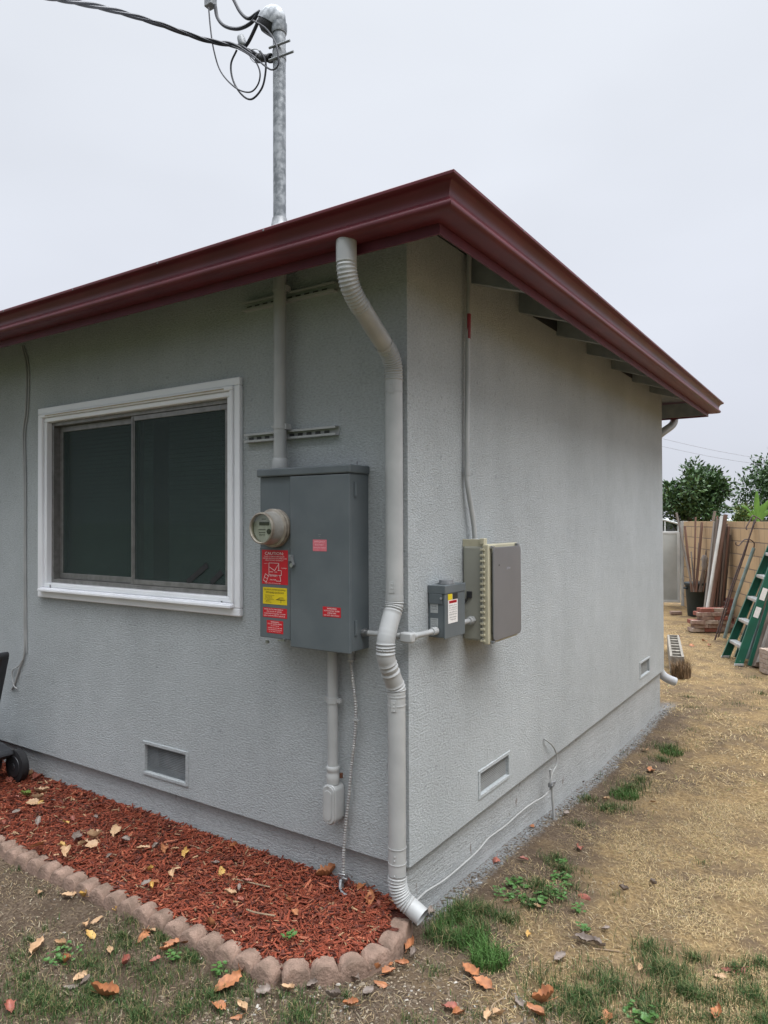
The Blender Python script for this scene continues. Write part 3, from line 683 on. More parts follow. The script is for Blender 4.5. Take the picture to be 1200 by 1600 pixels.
s, org, w, h = sticker(cvp, (411,917), (448.5,946), y1-.0003, M_yel, [('SOLAR PV SYSTEM EQUIPPED',.5,.86,.9,.11),('WITH RAPID SHUTDOWN',.5,.7,.76,.11),('TURN RAPID SHUTDOWN',.28,.53,.4,.05),('SWITCH TO THE',.24,.44,.28,.05),('"OFF" POSITION TO',.25,.36,.32,.05),('SHUT DOWN PV SYSTEM',.27,.28,.4,.05),('AND REDUCE',.22,.2,.2,.05),('SHOCK HAZARD',.24,.12,.24,.05)], M_ink, label='yellow solar sticker')
mb = MB()
for r_ in ((.55,.3,.93,.3),(.6,.3,.72,.42),(.72,.42,.86,.42),(.76,.3,.76,.1),(.06,.0,.06,.0001)): sline(*r_)
mb.build('diagram', M_ink, s)
sticker(cvp, (411,948.5), (448.5,967), y1, M_red, [('RAPID SHUTDOWN SWITCH',.45,.84,.78,.12),('FOR SOLAR PV SYSTEM',.48,.62,.62,.12),('MAIN PHOTOVOLTAIC SYSTEM',.5,.4,.88,.12),('SHUT DOWN FROM SERVICE',.48,.18,.88,.12)], M_wht, label='small red sticker under the yellow one')
sticker(cvp, (417,968.5), (442.5,991), y1, M_red, [('WARNING',.5,.88,.5,.1),('ELECTRIC SHOCK HAZARD',.5,.73,.86,.09),('DO NOT TOUCH',.5,.58,.5,.07),('TERMINALS ON BOTH LINE AND',.5,.42,.86,.07),('LOAD SIDES MAY BE ENERGIZED',.5,.27,.86,.07),('IN THE OPEN POSITION',.5,.13,.7,.06)], M_wht, label='small red warning sticker at the bottom')
y2 = PY-.0122
sticker(door, (489,843), (510.5,861.5), y2, M_pink, [('EMERGENCY',.5,.82,.76,.14),('DISCONNECT',.5,.56,.66,.15),('SERVICE DISCONNECT',.5,.3,.9,.1)], M_pkp, label='faded pink sticker')
sticker(door, (504.5,947.5), (532.5,965.5), y2, M_red, [('WARNING',.5,.84,.54,.16),('PHOTOVOLTAIC SYSTEM',.5,.6,.86,.15),('COMBINER PANEL',.5,.38,.5,.13),('DO NOT ADD LOADS',.5,.16,.86,.13)], M_wht, label='small red warning sticker')
for (pa, pb) in (((506,950),(509,953)), ((528,951),(531,954))):
    pass
text_mb([('MAIN',.5,.8,.9,.25),('200 A',.5,.2,.6,.25)], onY(497,839.5,y2), (1,0,0), (0,0,1), .016, .014, .0004).build('stamped_letters', M_galp, door)
# ---- conduits below the cabinet
cx = onY(520,1100,-.04).x
cd = thing('conduit', (cx, -.04, .4), 'gray rigid conduit with an oval access fitting below the cabinet', 'conduit')
mb = MB(); mb.tube([(cx,-.04,pzb+.005),(cx,-.04,.60)], .0225, 20); mb.build('pipe', M_pipe, cd, smooth=True)
mb = MB(); mb.tube([(cx,-.04,.615),(cx,-.04,.61),(cx,-.04,.6),(cx,-.04,.592),(cx,-.04,.585),(cx,-.04,.575),(cx,-.04,.56),(cx,-.04,.54)], [.026,.029,.029,.025,.025,.029,.028,.026], 20); mb.build('coupling', M_pipe, cd, smooth=True)
mb = MB(); vs = []
def capsule(cx, cz, hw, zt_, zb_, n=12):
    P = []
    for i in range(n+1): a = math.pi*i/n; P.append((cx+hw*math.cos(a), zt_-hw+hw*math.sin(a)*.8))
    for i in range(n+1): a = math.pi+math.pi*i/n; P.append((cx+hw*math.cos(a), zb_+hw+hw*math.sin(a)))
    return P
def ext(mb, poly, ya, yb):
    n = len(poly); mb.add([(x,ya,z) for x, z in poly]+[(x,yb,z) for x, z in poly], [tuple(range(n)), tuple(reversed(range(n,2*n)))]+[(i,i+n,(i+1)%n+n,(i+1)%n) for i in range(n)])
ext(mb, capsule(cx,0,.033,.55,.375), -.068, -.002); lb = mb.build('access_fitting', M_pipe, cd, smooth=True, bevel=.004)
mb = MB(); ext(mb, capsule(cx,0,.029,.545,.38), -.075, -.0685); cvv = mb.build('access_cover', M_pipe, cd, smooth=True, bevel=.002)
mb = MB(); ext(mb, capsule(cx,0,.018,.525,.395), -.0785, -.0753); mb.build('cover_boss', M_pipe, cvv, smooth=True, bevel=.0015)
for z in (.538, .388): mb = MB(); mb.disc((cx,-.077,z), (0,1,0), .004, .004, 10); mb.build('screw', M_pipe, cvv)
mb = MB(); mb.tube([(cx,-.04,.905),(cx,-.04,.88)], .0255, 20); mb.box((cx-.042,-.045,.884),(cx+.042,-.03,.901)); mb.build('strap', M_pipe, cd, smooth=True)
mb = MB(); mb.box((cx+.027,-.03,.565),(cx+.036,-.018,.585)); mb.build('rust_spot', M_brownd, cd)
# flexible armoured cable to the ground clamp
fx = onY(548,1040,-.03).x
fc = thing('armored_ground_cable', (fx, -.03, .15), 'thin spiral armored grounding cable running down into the mulch', 'cable')
pts = [(548,1034),(551,1060),(555,1095),(556,1125),(553,1165),(549,1200),(545,1245),(540,1290),(537,1335),(537,1368)]
P = catmull([onY(x,y,-.022) for x, y in pts], 14)
out = []
for i in range(len(P)-1):
    n_ = max(1, int((P[i+1]-P[i]).length/.0023)); out += [P[i].lerp(P[i+1], k/n_) for k in range(n_)]
mb = MB(); mb.tube(out, [.0068+.0012*math.cos(i*2*math.pi/4) for i in range(len(out))], 10); mb.build('armor', mat('painted_armor', (.46,.46,.44), (.3,.3,.3), 40, .4, metal=.3), fc, smooth=True)
mb = MB(); f0 = P[0]; mb.tube([f0+Vector((0,0,.075)), f0+Vector((0,0,.035)), f0+Vector((0,0,.034)), f0+Vector((0,0,.012)), f0+Vector((0,0,.011)), f0], [.017,.017,.013,.013,.016,.012], 14); mb.build('connector', M_pipe, fc, smooth=True)
q = onY(555,1125,-.03); mb = MB(); mb.box(q+Vector((-.012,-.004,-.004)), q+Vector((.018,.006,.004))); mb.build('strap', M_pipe, fc)
e0 = P[-1]
mb = MB(); mb.box(e0+Vector((-.016,-.018,-.022)), e0+Vector((.016,.01,.004))); mb.tube([e0+Vector((-.02,-.01,-.01)), e0+Vector((.03,-.018,.0))], .006, 8)
mb.tube([e0+Vector((.02,-.014,.012)), e0+Vector((-.018,-.014,.008))], .005, 8); mb.build('ground_clamp', M_steel, fc, smooth=True, bevel=.002)
mb = MB(); mb.tube([e0+Vector((.002,-.012,.01)), e0+Vector((.004,-.014,-.09))], .007, 10)
mb.tube(catmull([e0+Vector((.0,-.02,-.01)), e0+Vector((.012,-.04,-.03)), e0+Vector((.04,-.055,-.04)), e0+Vector((.075,-.06,-.042))],5), .006, 8); mb.build('ground_rod', M_galp, fc, smooth=True)

# ---- conduit from cabinet round the corner to the disconnect
cc = thing('conduit', (0, -.05, 1.18), 'short gray conduit wrapping the house corner behind the downspout', 'conduit')
za = 1.192
mb = MB(); mb.tube([(px1+.001,-.045,za),(px1+.03,-.045,za)], [.015,.015], 14); mb.tube([(px1+.006,-.045,za),(px1+.014,-.045,za)], .019, 6); mb.build('connector', M_steel, cc, smooth=True)
mb = MB(); mb.tube([(px1+.03,-.045,za),(.0,-.045,za)], .0115, 14); mb.build('pipe', M_pipe, cc, smooth=True)
mb = MB(); mb.box((-.005,-.062,za-.022),(.052,-.028,za+.018)); mb.tube([(.035,-.03,za),(.035,-.005,za)], .017, 14); mb.build('corner_fitting', M_pipe, cc, smooth=True, bevel=.007)
mb = MB(); mb.tube([(.035,-.01,za),(.036,.04,za-.001),(.04,.15,za)], .0115, 14); mb.build('pipe', M_pipe, cc, smooth=True)
mb = MB(); mb.tube([(.04,.118,za),(.04,.152,za)], [.016,.017], 14); mb.build('connector', M_pipe, cc, smooth=True)

# ================================================================ AC DISCONNECT (right wall)
dn = thing('disconnect_box', (0, .22, 1.16), 'small gray disconnect box beside the house corner', 'disconnect box')
D = .082; y0_, y1_ = .154, .335; zt_, zb_ = 1.378, 1.163
mb = MB(); mb.box((.001,y0_+.003,zb_),(D-.006,y1_-.003,zt_-.03)); mb.build('box', M_panel, dn, bevel=.003)
mb = MB(); mb.box((D-.0055,y0_,zb_-.004),(D,y1_,zt_-.033)); mb.build('cover', M_panel, dn, bevel=.002)
mb = MB(); mb.box((.001,y0_-.002,zt_-.0325),(D+.003,y1_+.002,zt_+.002)); mb.box((.006,y0_-.0025,zt_-.075),(D-.012,y0_+.002,zt_-.0330)); mb.build('rain_lid', M_panel, dn, bevel=.003)
mb = MB(); mb.tube([(.045,.235,zt_+.0025),(.045,.235,zt_+.008),(.045,.235,zt_+.0085),(.045,.235,zt_+.02)], [.036,.036,.031,.03], 24); mb.build('hub_plate', M_galp, dn, smooth=True)
mb = MB(); mb.disc((D-.014,y0_-.004,zt_-.05), (0,1,0), .005, .008, 12); mb.build('screw', M_steel, dn, smooth=True)
for (z0q, z1q) in ((1.265,1.325),(1.2,1.243)):
    mb = MB(); mb.box((.012,y0_+.0024,z0q),(.048,y0_+.0029,z1q)); sl_ = mb.build('data_label', mat('gray_white_label', (.42,.44,.44), (.34,.36,.36), 90, .5), dn)
    text_mb([('TYPE 3R ENCLOSURE',.5,.85,.8,.08),('60 A  240 V AC',.5,.65,.7,.08),('NON FUSED',.5,.45,.6,.08),('TORQUE 35 LB IN',.5,.25,.8,.08)], (.012,y0_+.0024,z0q), (1,0,0), (0,0,1), .036, z1q-z0q).build('lettering', M_ink, sl_)
s, org, w, h = sticker(dn, (700,930), (715,971), D, M_wht, [('WARNING',.5,.74,.8,.07),('HAZARDOUS VOLTAGE',.5,.62,.84,.035),('WILL CAUSE DEATH',.5,.54,.8,.035),('OR SERIOUS INJURY',.5,.46,.82,.035),('TURN OFF POWER',.5,.38,.8,.035),('BEFORE SERVICING',.5,.3,.82,.035),('AVERTISSEMENT',.5,.2,.8,.035),('TENSION',.5,.12,.6,.035)], M_ink, 'warning_label', plane='X')
mb = MB(); mb.box((D+.0008,org.y+w*.1,org.z+h*.7),(D+.0012,org.y+w*.9,org.z+h*.79)); mb.build('red_band', M_red, s)
mb = MB(); mb.box((D+.0008,org.y-.002,org.z+h*.82),(D+.0012,org.y+w*.42,org.z+h*1.03)); mb.build('yellow_square', M_yel, s)
mb = MB(); mb.box((D+.0008,org.y+w*.45,org.z+h*.82),(D+.0012,org.y+w*1.0,org.z+h*1.03)); mb.build('black_square', M_ink, s)
mb = MB(); mb.tube([(.05,y1_-.005,1.2),(.05,.47,1.2)], .0115, 14); mb.tube([(.05,.43,1.2),(.05,.467,1.2)], .017, 14); mb.tube([(.05,.452,1.2),(.05,.467,1.2)], .0205, 6)
tag(mb.build('conduit_nipple', M_pipe, None, origin=(.05,.4,1.2), smooth=True), 'stub of gray conduit joining the disconnect to the beige box', 'conduit')

# ================================================================ BEIGE ENCLOSURE WITH GRAY COVER
eb = thing('solar_combiner_box', (0, .62, 1.1), 'beige plastic utility box with a smooth gray cover on the right wall', 'utility box')
Y0, Y1, Z0, Z1 = .468, .785, 1.108, 1.535
mb = MB(); mb.box((.002,Y0,Z0),(.104,Y1,Z1)); mb.build('box', M_beige, eb, bevel=.01)
mb = MB(); mb.box((.104,Y0-.006,Z0-.012),(.134,Y1+.006,Z1+.008)); lid = mb.build('lid', M_cream, eb, bevel=.005)
mb = MB(); mb.box((.0,Y0+.005,Z1-.005),(.112,Y0+.012,Z1+.03)); mb.box((.09,Y0-.004,Z1+.008),(.112,Y0+.03,Z1+.034)); mb.build('mounting_tab', M_cream, eb, bevel=.002)
mb = MB(); n = 17
for i in range(n):
    z = Z0+.005+i*(Z1-Z0-.02)/(n-1)
    mb.box((.096,Y0-.014,z-.006),(.118,Y0-.0062,z+.004))
mb.build('hinge_knuckles', M_cream, eb, bevel=.0015)
mb = MB(); mb.tube([(.107,Y0-.010,Z0),(.107,Y0-.010,Z1-.01)], .003, 8); mb.build('hinge_pin', M_beige, eb)
# gray cover: rounded plate with a slight tilt at the top
cv = MB(); hw, hh, r = (Y1-Y0)/2-.004, (Z1-Z0)/2-.004, .022; poly = []
for (sy, sz, a0) in ((1,1,0),(-1,1,90),(-1,-1,180),(1,-1,270)):
    for k in range(7):
        a = math.radians(a0+k*15); poly.append((sy*(hw-r)+r*math.cos(a), sz*(hh-r)+r*math.sin(a)))
yc, zc = (Y0+Y1)/2+.006, (Z0+Z1)/2-.002; n = len(poly)
def cxx(z): return .152
cv.add([(cxx(z),yc+y,zc+z) for y, z in poly]+[(cxx(z)-.007,yc+y,zc+z) for y, z in poly], [tuple(range(n)), tuple(reversed(range(n,2*n)))]+[(i,i+n,(i+1)%n+n,(i+1)%n) for i in range(n)])
cover = cv.build('cover', M_cov, eb, bevel=.002)
mb = MB(); mb.box((.1345,Y0+.03,Z0+.03),(.1448,Y1-.01,Z1-.03)); mb.build('cover_standoff', M_blk, eb)
for (y, z) in ((Y0+.02,Z1-.006),(Y0+.02,Z0-.002),(Y1-.02,Z1+.0)):
    mb = MB(); mb.box((.1345,y-.012,z-.006),(.15,y+.012,z+.006)); mb.build('cover_latch', M_steel if z > 1.3 and y < .6 else M_galp, eb, bevel=.002)
q = onX(780,883,.1525); mb = MB(); mb.disc(q, (1,0,0), .0035, .001, 12); mb.build('status_light', M_blk, cover)
q = onX(792,888,.1525); mb = MB(); mb.box(q+Vector((-.0002,0,-.007)), q+Vector((.0004,.004,.007))); mb.box(q+Vector((-.0002,.008,-.003)), q+Vector((.0004,.014,.006))); mb.box(q+Vector((-.0002,.018,-.003)), q+Vector((.0004,.022,.006))); mb.box(q+Vector((-.0002,.026,-.003)), q+Vector((.0004,.04,.004))); mb.build('faint_mark', mat('pale_mark', (.3,.3,.33), None), cover)
q = onX(728,930,.035); mb = MB(); mb.box((.026,Y0-.012,q.z-.016),(.052,Y0-.001,q.z+.016)); mb.build('camera_stub', M_blk, eb, bevel=.004)
mb = MB(); mb.bar((.028,Y0-.008,q.z-.018),(.012,Y0-.008,q.z-.04), .012, .008); mb.build('stub_arm', M_alud, eb)
mb = MB(); mb.tube([(.014,Y0-.003,1.245),(.014,Y0-.0005,1.245)], .012, 16); mb.build('knockout', M_beige, eb)
# conduit up the right wall
uc = thing('conduit', (.03, .5, 1.55), 'slim gray conduit climbing the right wall to the eave with a strip of red tape', 'conduit')
P = [(.036,.528,Z1-.005),(.036,.526,1.57),(.034,.518,1.64),(.028,.488,1.76),(.024,.478,1.82),(.022,.478,1.9),(.022,.492,2.4),(.022,.512,2.88)]
mb = MB(); mb.tube(catmull(P,6), .0115, 14); mb.build('pipe', M_pipe, uc, smooth=True)
mb = MB(); mb.tube([(.036,.528,Z1+.0),(.036,.528,Z1+.008),(.036,.528,Z1+.009),(.036,.528,Z1+.03),(.036,.528,Z1+.032)], [.021,.021,.017,.017,.013], 14); mb.build('connector', M_pipe, uc, smooth=True)
mb = MB(); mb.tube([(.022,.478,1.855),(.022,.478,1.885)], .0145, 14); mb.build('coupling', M_pipe, uc, smooth=True)
za_, zb2 = 2.6, 2.485; mb = MB(); mb.tube([(.0225,.5005,za_),(.0225,.496,zb2)], .0122, 14); mb.build('red_tape', mat('red_tape', (.3,.02,.035), (.22,.03,.04), 40, .5), uc, smooth=True)

# ================================================================ WIRES ON THE WALLS
P = [onY(x,y,-.008) for x, y in ((34,540),(41,575),(40,640),(36,680),(38,760),(38,860),(38,960),(38,1020),(30,1046),(23,1068),(18,1078))]
mb = MB(); mb.tube(catmull(P,6), .006, 8); mb.tube(catmull([p+Vector((.017+.006*math.sin(i),.002,0)) for i, p in enumerate(P[:8])],6), .0045, 8)
mb.tube(catmull([onY(x,y,-.012) for x, y in ((36,1030),(29,1041),(21,1046),(19,1056),(22,1072),(27,1076))],5), .004, 8)
tag(mb.build('wall_cable', M_pipe, None, origin=P[-1], smooth=True), 'painted cable run down the stucco left of the window ending in a loose tail', 'cable')
gw = thing('ground_rod', (.03, 1.56, -.1), 'gray ground rod and clamp standing at the foot of the right wall', 'ground rod')
r0 = onX(867,1283,.045); r1 = onX(860,1202,.03)
mb = MB(); mb.tube([r0+Vector((0,0,-.06)), r1], .0075, 10); mb.build('rod', M_pipe, gw, smooth=True)
cl = onX(861,1226,.034)
mb = MB(); mb.box(cl+Vector((-.012,-.018,-.012)), cl+Vector((.014,.02,.012))); mb.tube([cl+Vector((.01,-.02,.0)), cl+Vector((.012,.03,.004))], .006, 8); mb.tube([cl+Vector((.004,-.012,.014)), cl+Vector((.02,.024,.016))], .005, 8); mb.build('clamp', M_galp, gw, smooth=True, bevel=.002)
mb = MB(); mb.tube(catmull([onX(*q) for q in ((849,1154,.0),(854,1157,.018),(864,1166,.03),(870,1180,.034),(869,1196,.034),(863,1208,.036),(860,1222,.036),(859,1234,.03),(849,1245,.012),(835,1253,.0),(822,1262,-.008),(810,1272,-.009),(790,1290,-.009),(775,1301,-.009),(762,1311,-.009),(745,1331,-.009),(715,1358,-.009),(690,1378,-.009),(666,1393,-.009),(650,1408,-.009))],5), .0045, 8)
tag(mb.build('ground_wire', M_gray, None, origin=(0,1.3,.1), smooth=True), 'painted grounding wire wandering along the right foundation', 'wire')

# ================================================================ MULCH BED
def bed_z(x, y): return .080+.034*sstep(-.5,0,y)-.02*sstep(-.2,.0,x)+.008*noise.noise(Vector((x*4,y*4,1)))+.005*noise.noise(Vector((x*13,y*13,5)))
ARC = [(-.20,-.535),(-.165,-.50),(-.085,-.435),(-.02,-.36),(.018,-.27),(.022,-.17),(.0,-.07),(-.012,-.025)]
def bed_edge(x):
    """inner y limit of the bed at x"""
    if x < -.2: return -.53
    pts = ARC
    for (a, b) in zip(pts, pts[1:]):
        if a[0] <= x <= b[0] and b[0] > a[0]: return a[1]+(b[1]-a[1])*(x-a[0])/(b[0]-a[0])+.01
    return -.2
mb = MB(); xs = list(np.arange(-5.0,.021,.02)); K = 28
for x in xs:
    e = bed_edge(x)
    for j in range(K+1):
        y = e+(.03-e)*j/K; mb.v.append((x, y, bed_z(x,y)-.012))
mb.f = [(i*(K+1)+j, (i+1)*(K+1)+j, (i+1)*(K+1)+j+1, i*(K+1)+j+1) for i in range(len(xs)-1) for j in range(K)]
tag(mb.build('mulch_bed', M_bed, smooth='all'), kind='structure')

def scatter(name, n, placer, shape, cols, m, label, cat='litter'):
    """many small loose faces as one mesh; placer -> (x,y,z), shape(rng)->(verts), cols -> colour per piece"""
    V = []; F = []; CC = []; k = 0
    for i in range(n):
        p = placer(i)
        if p is None: continue
        vs, fs = shape(p)
        V += vs; F += [tuple(a+k for a in f) for f in fs]; k += len(vs)
        c = cols(p); CC += [c]*len(fs)
    me = bpy.data.meshes.new(name); me.from_pydata(V, [], F); me.update(); me.materials.append(m)
    at_ = me.color_attributes.new('col', 'FLOAT_COLOR', 'CORNER'); buf = []
    for f, c in zip(F, CC): buf += [c[0], c[1], c[2], 1.0]*len(f)
    at_.data.foreach_set('color', buf)
    o = bpy.data.objects.new(name, me); COL.objects.link(o)
    o['kind'] = 'stuff'; o['label'] = label; o['category'] = cat
    return o
R = random.random; U_ = random.uniform
def chip_shape(p):
    big = R() < .12
    L_ = U_(.007,.022)*(1.6 if big else 1); w = U_(.0018,.0045)*(1.6 if big else 1); h = U_(.001,.003)
    a = U_(0, math.tau); e = random.gauss(0,.28); r = random.gauss(0,.5)
    d = Vector((math.cos(a)*math.cos(e), math.sin(a)*math.cos(e), math.sin(e))); s = d.cross(Vector((0,0,1))).normalized(); u = s.cross(d)
    s, u = s*math.cos(r)+u*math.sin(r), u*math.cos(r)-s*math.sin(r)
    c = Vector(p); t = U_(.3,.9)
    vs = [c-d*L_-s*w*t-u*h, c+d*L_-s*w*U_(.2,1)-u*h, c+d*L_+s*w*U_(.2,1)-u*h, c-d*L_+s*w*t-u*h,
          c-d*L_*.95-s*w*t+u*h, c+d*L_*.9-s*w*.7+u*h, c+d*L_*.9+s*w*.7+u*h, c-d*L_*.95+s*w*t+u*h]
    return [tuple(v) for v in vs], [(0,3,2,1),(4,5,6,7),(0,1,5,4),(1,2,6,5),(2,3,7,6),(3,0,4,7)]
def chip_place(i):
    x = -.02-3.4*R()**1.25; e = bed_edge(x)+(.03 if x > -.22 else .006); y = e+(.015-e)*R()
    if y > -.36 and x > -.12:                      # keep off the curved edging
        for (a, b) in zip(ARC, ARC[1:]):
            if a[1] <= y <= b[1] and x > a[0]+(b[0]-a[0])*(y-a[1])/(b[1]-a[1])-.045: return None
    if (x-DX2)**2+(y-DY2)**2 < .0016: return None
    return (x, y, bed_z(x,y)+U_(-.014,.008))
def chip_col(p):
    r = R(); k = U_(.55,1.2)
    if r < .70: c = (.275,.058,.025)
    elif r < .88: c = (.12,.028,.016)
    elif r < .97: c = (.38,.12,.06)
    else: c = (.42,.27,.15)
    return (c[0]*k, c[1]*k, c[2]*k)
scatter('mulch_chips', 21000, chip_place, chip_shape, chip_col, M_chip, 'red dyed shredded bark mulch filling the bed below the window', 'mulch')

# ================================================================ EDGING
def edging(path, nsc, label, pitchoff=0):
    """one scalloped concrete section along a plan path (centre line)"""
    P = [Vector((x,y,0)) for x, y in path]; Ls = [0]
    for a, b in zip(P, P[1:]): Ls.append(Ls[-1]+(b-a).length)
    tot = Ls[-1]
    def at_(s):
        for i in range(len(P)-1):
            if s <= Ls[i+1] or i == len(P)-2:
                t = (s-Ls[i])/(Ls[i+1]-Ls[i]); return P[i].lerp(P[i+1], t), (P[i+1]-P[i]).normalized()
    N_ = nsc*12; prof_n = 7; mb = MB(); seed = R()*50
    for i in range(N_+1):
        s = tot*i/N_; c, d = at_(min(s, tot-1e-6)); nrm = Vector((d.y,-d.x,0))       # outward (front)
        u = ((s/tot*nsc) % 1)*2-1
        if i == N_: u = 1
        h = .046+.044*math.sqrt(max(0,1-abs(u*.97)**2.2))
        g = c.copy(); base = gz(g.x,g.y)-.03
        th = .038; w = random.gauss(0,.0007)
        for (o, z) in ((th,base),(th+w,h-.012),(th-.004,h-.004),(th-.012,h),( -th+.012,h-.001),(-th+.004,h-.005),(-th,base)):
            q = c+nrm*o; jz = .003*noise.noise(Vector((q.x*60,q.y*60,z*60+seed))); mb.v.append((q.x+jz, q.y+jz, z+jz*1.5 if z > 0 else z))
    mb.f = [(i*prof_n+j, (i+1)*prof_n+j, (i+1)*prof_n+j+1, i*prof_n+j+1) for i in range(N_) for j in range(prof_n-1)]
    mb.f += [tuple(range(prof_n)), tuple(reversed([N_*prof_n+j for j in range(prof_n)]))]
    c = P[0]
    return tag(mb.build('edging_section', M_conc, None, origin=(c.x,c.y,0), smooth=True), label, 'garden edging', 'scalloped concrete edging of the mulch bed')
names = ['straight edging section next to the curved corner piece', 'second straight edging section left of the curved piece', 'third straight edging section left of the curved piece', 'fourth straight edging section at the left edge of the picture', 'fifth straight edging section outside the left edge']
arc = [(p.x,p.y) for p in catmull([(x,y,0) for x, y in ARC],8)]
edging(arc, 6, 'curved scalloped edging section turning the bed corner towards the downspout')
xr = -.207
for k in range(4):
    L_ = .565; w_ = .006*math.sin(k*2.1)
    edging([(xr-L_,-.555+w_*.3+(.006 if k == 0 else 0)),(xr,-.547+w_)], 6, 'pinkish '+names[k]); xr -= L_+.006

# ================================================================ GRASS, STRAW, SOIL LITTER
def in_bed(x, y): return (x < .05 and y > bed_edge(min(x,0.02))-.035 and y < .05) or (x < .0 and y > 0 and y < HL)
def blade_shape(h0, h1, w, lean, flat=False):
    def f(p):
        a = U_(0,math.tau); L_ = U_(h0,h1); ww = w*U_(.6,1.3)
        d = Vector((math.cos(a), math.sin(a), 0)); s = Vector((-d.y,d.x,0)); c = Vector(p)
        if flat:
            e = abs(random.gauss(0,.22)); t = d*math.cos(e)+Vector((0,0,math.sin(e)))
            b = U_(-.16,.16)
            m1 = c+t*L_*.5+s*L_*b*.3+Vector((0,0,.004)); q = c+t*L_+s*L_*b
            return [tuple(c-s*ww), tuple(c+s*ww), tuple(m1+s*ww), tuple(m1-s*ww), tuple(q)], [(0,1,2,3),(3,2,4)]
        l = abs(random.gauss(lean,.35)); b = .55
        m1 = c+Vector((0,0,L_*b))+d*L_*b*l*.5; q = c+Vector((0,0,L_*(1-.25*l)))+d*L_*l
        return [tuple(c-s*ww), tuple(c+s*ww), tuple(m1+s*ww*.8), tuple(m1-s*ww*.8), tuple(q)], [(0,1,2,3),(3,2,4)]
    return f
def straw_place(i):
    for _ in range(4):
        t = R()
        if i % 3 == 0: y = U_(2.2,10.5); x = U_(-1.9 if y > 4.6 else .0, 2.4)
        else: y = U_(-1.4,2.6); x = U_(-.05,1.9)
        if in_bed(x,y): continue
        den = sstep(.1,.75,x-.12*max(0,2-y)*.5+.35*noise.noise(Vector((x*2,y*2,0))))*sstep(-1.2,0.1,y)
        if y > 4.3: den = 1
        den *= .15+.85*sstep(-.2,.2,noise.noise(Vector((x*3.2,y*3.2,9))))
        if y < 4.5 and x < .1: den *= .3
        if R() < den: return (x, y, gz(x,y)+U_(-.001,.005))
    return None
def straw_col(p):
    k = U_(.65,1.25); r = R()
    c = (.45,.325,.165) if r < .5 else ((.54,.43,.25) if r < .75 else ((.25,.18,.11) if r < .95 else (.2,.2,.07)))
    return (c[0]*k, c[1]*k, c[2]*k)
def sshape(p):
    far = p[1] > 2.6
    return blade_shape(.012,.042 if not far else .07,.0008 if not far else .002,.5,True)(p)
scatter('dry_grass', 95000, straw_place, sshape, straw_col, M_blade, 'flattened straw coloured dry grass covering the side yard', 'dry grass')
def thin_place(i):
    x = U_(-2.1,1.6); y = U_(-1.5,-.0)
    if i % 3 == 0: x = U_(.02,.9); y = U_(-.2,4.5)
    if in_bed(x,y) or R() > .3+.7*sstep(-.2,.3,noise.noise(Vector((x*4,y*4,2)))): return None
    return (x, y, gz(x,y)+U_(-.001,.004))
def thin_col(p):
    k = U_(.5,1.2); r = R(); c = (.33,.25,.15) if r < .6 else ((.2,.14,.09) if r < .85 else (.42,.36,.26))
    return (c[0]*k, c[1]*k, c[2]*k)
scatter('dead_thatch', 40000, thin_place, blade_shape(.008,.035,.0012,.5,True), thin_col, M_blade, 'thin broken dead grass over the bare soil', 'dead grass')
# green patches: measured from the photo, (px, py, radius m, blades, height)
PATCH = [(90,1580,.3,1300,.03),(290,1580,.22,800,.03),(200,1480,.14,450,.03),(390,1560,.12,250,.03),(40,1530,.16,450,.028),(60,1560,.2,1500,.03),(150,1555,.2,1500,.035),(20,1500,.14,500,.025),(230,1535,.18,1200,.03),(215,1590,.2,1400,.035),(330,1560,.16,800,.03),(190,1465,.1,350,.03),(215,1440,.09,500,.04),(245,1430,.08,450,.045),(255,1465,.12,700,.035),(135,1510,.12,500,.03),(300,1500,.13,700,.03),(390,1525,.1,400,.03),(365,1500,.1,400,.04),(470,1590,.15,900,.035),(440,1560,.1,350,.03),(175,1400,.06,140,.03),(62,1395,.05,120,.03),(30,1360,.05,90,.03),(70,1455,.07,160,.03),(50,1470,.06,120,.03),(540,1560,.06,100,.03),(480,1520,.05,120,.03),(560,1510,.04,120,.05),
 (670,1465,.07,350,.045),(700,1470,.08,500,.05),(680,1520,.06,200,.035),(720,1430,.09,600,.06),(755,1425,.08,450,.05),(640,1595,.1,260,.03),(745,1590,.08,220,.03),(870,1545,.12,800,.045),(910,1560,.12,900,.045),(860,1580,.1,600,.04),(960,1540,.14,900,.045),(1040,1520,.12,900,.05),(1020,1490,.08,400,.05),(1080,1560,.16,1200,.05),(1010,1580,.16,1200,.045),(1150,1520,.1,500,.04),(1180,1560,.14,1000,.045),(1190,1510,.06,240,.04),(1120,1595,.14,900,.04),(930,1598,.12,700,.04),(1190,1598,.1,600,.04),(1085,1500,.07,180,.04),
 (985,1235,.13,900,.045),(960,1262,.12,700,.04),(1000,1222,.09,500,.045),(1045,1170,.13,800,.045),(1030,1185,.1,400,.035),(790,1440,.1,500,.04),(850,1400,.12,500,.035),(880,1360,.1,350,.04),(830,1420,.1,400,.035),(700,1445,.09,500,.05),(745,1455,.09,500,.05),(925,1215,.1,250,.03),(960,1175,.08,160,.03),(1150,1100,.3,350,.03),(1080,1105,.2,250,.03),(1180,1060,.2,200,.04),
 (950,1265,.09,420,.04),(920,1250,.1,260,.035),(870,1345,.08,260,.04),(840,1385,.08,260,.04),(1035,1190,.08,200,.035),(1080,1140,.12,120,.03),(1110,1115,.2,180,.03),(1170,1140,.2,140,.03),(890,1390,.06,150,.04),(1100,1350,.08,60,.03),(960,1400,.05,60,.03),(905,1290,.1,220,.03),(1190,1085,.1,120,.05),(1075,1090,.1,120,.04)]
pg = [(onG(p[0],p[1]), p) for p in PATCH]; seq = []
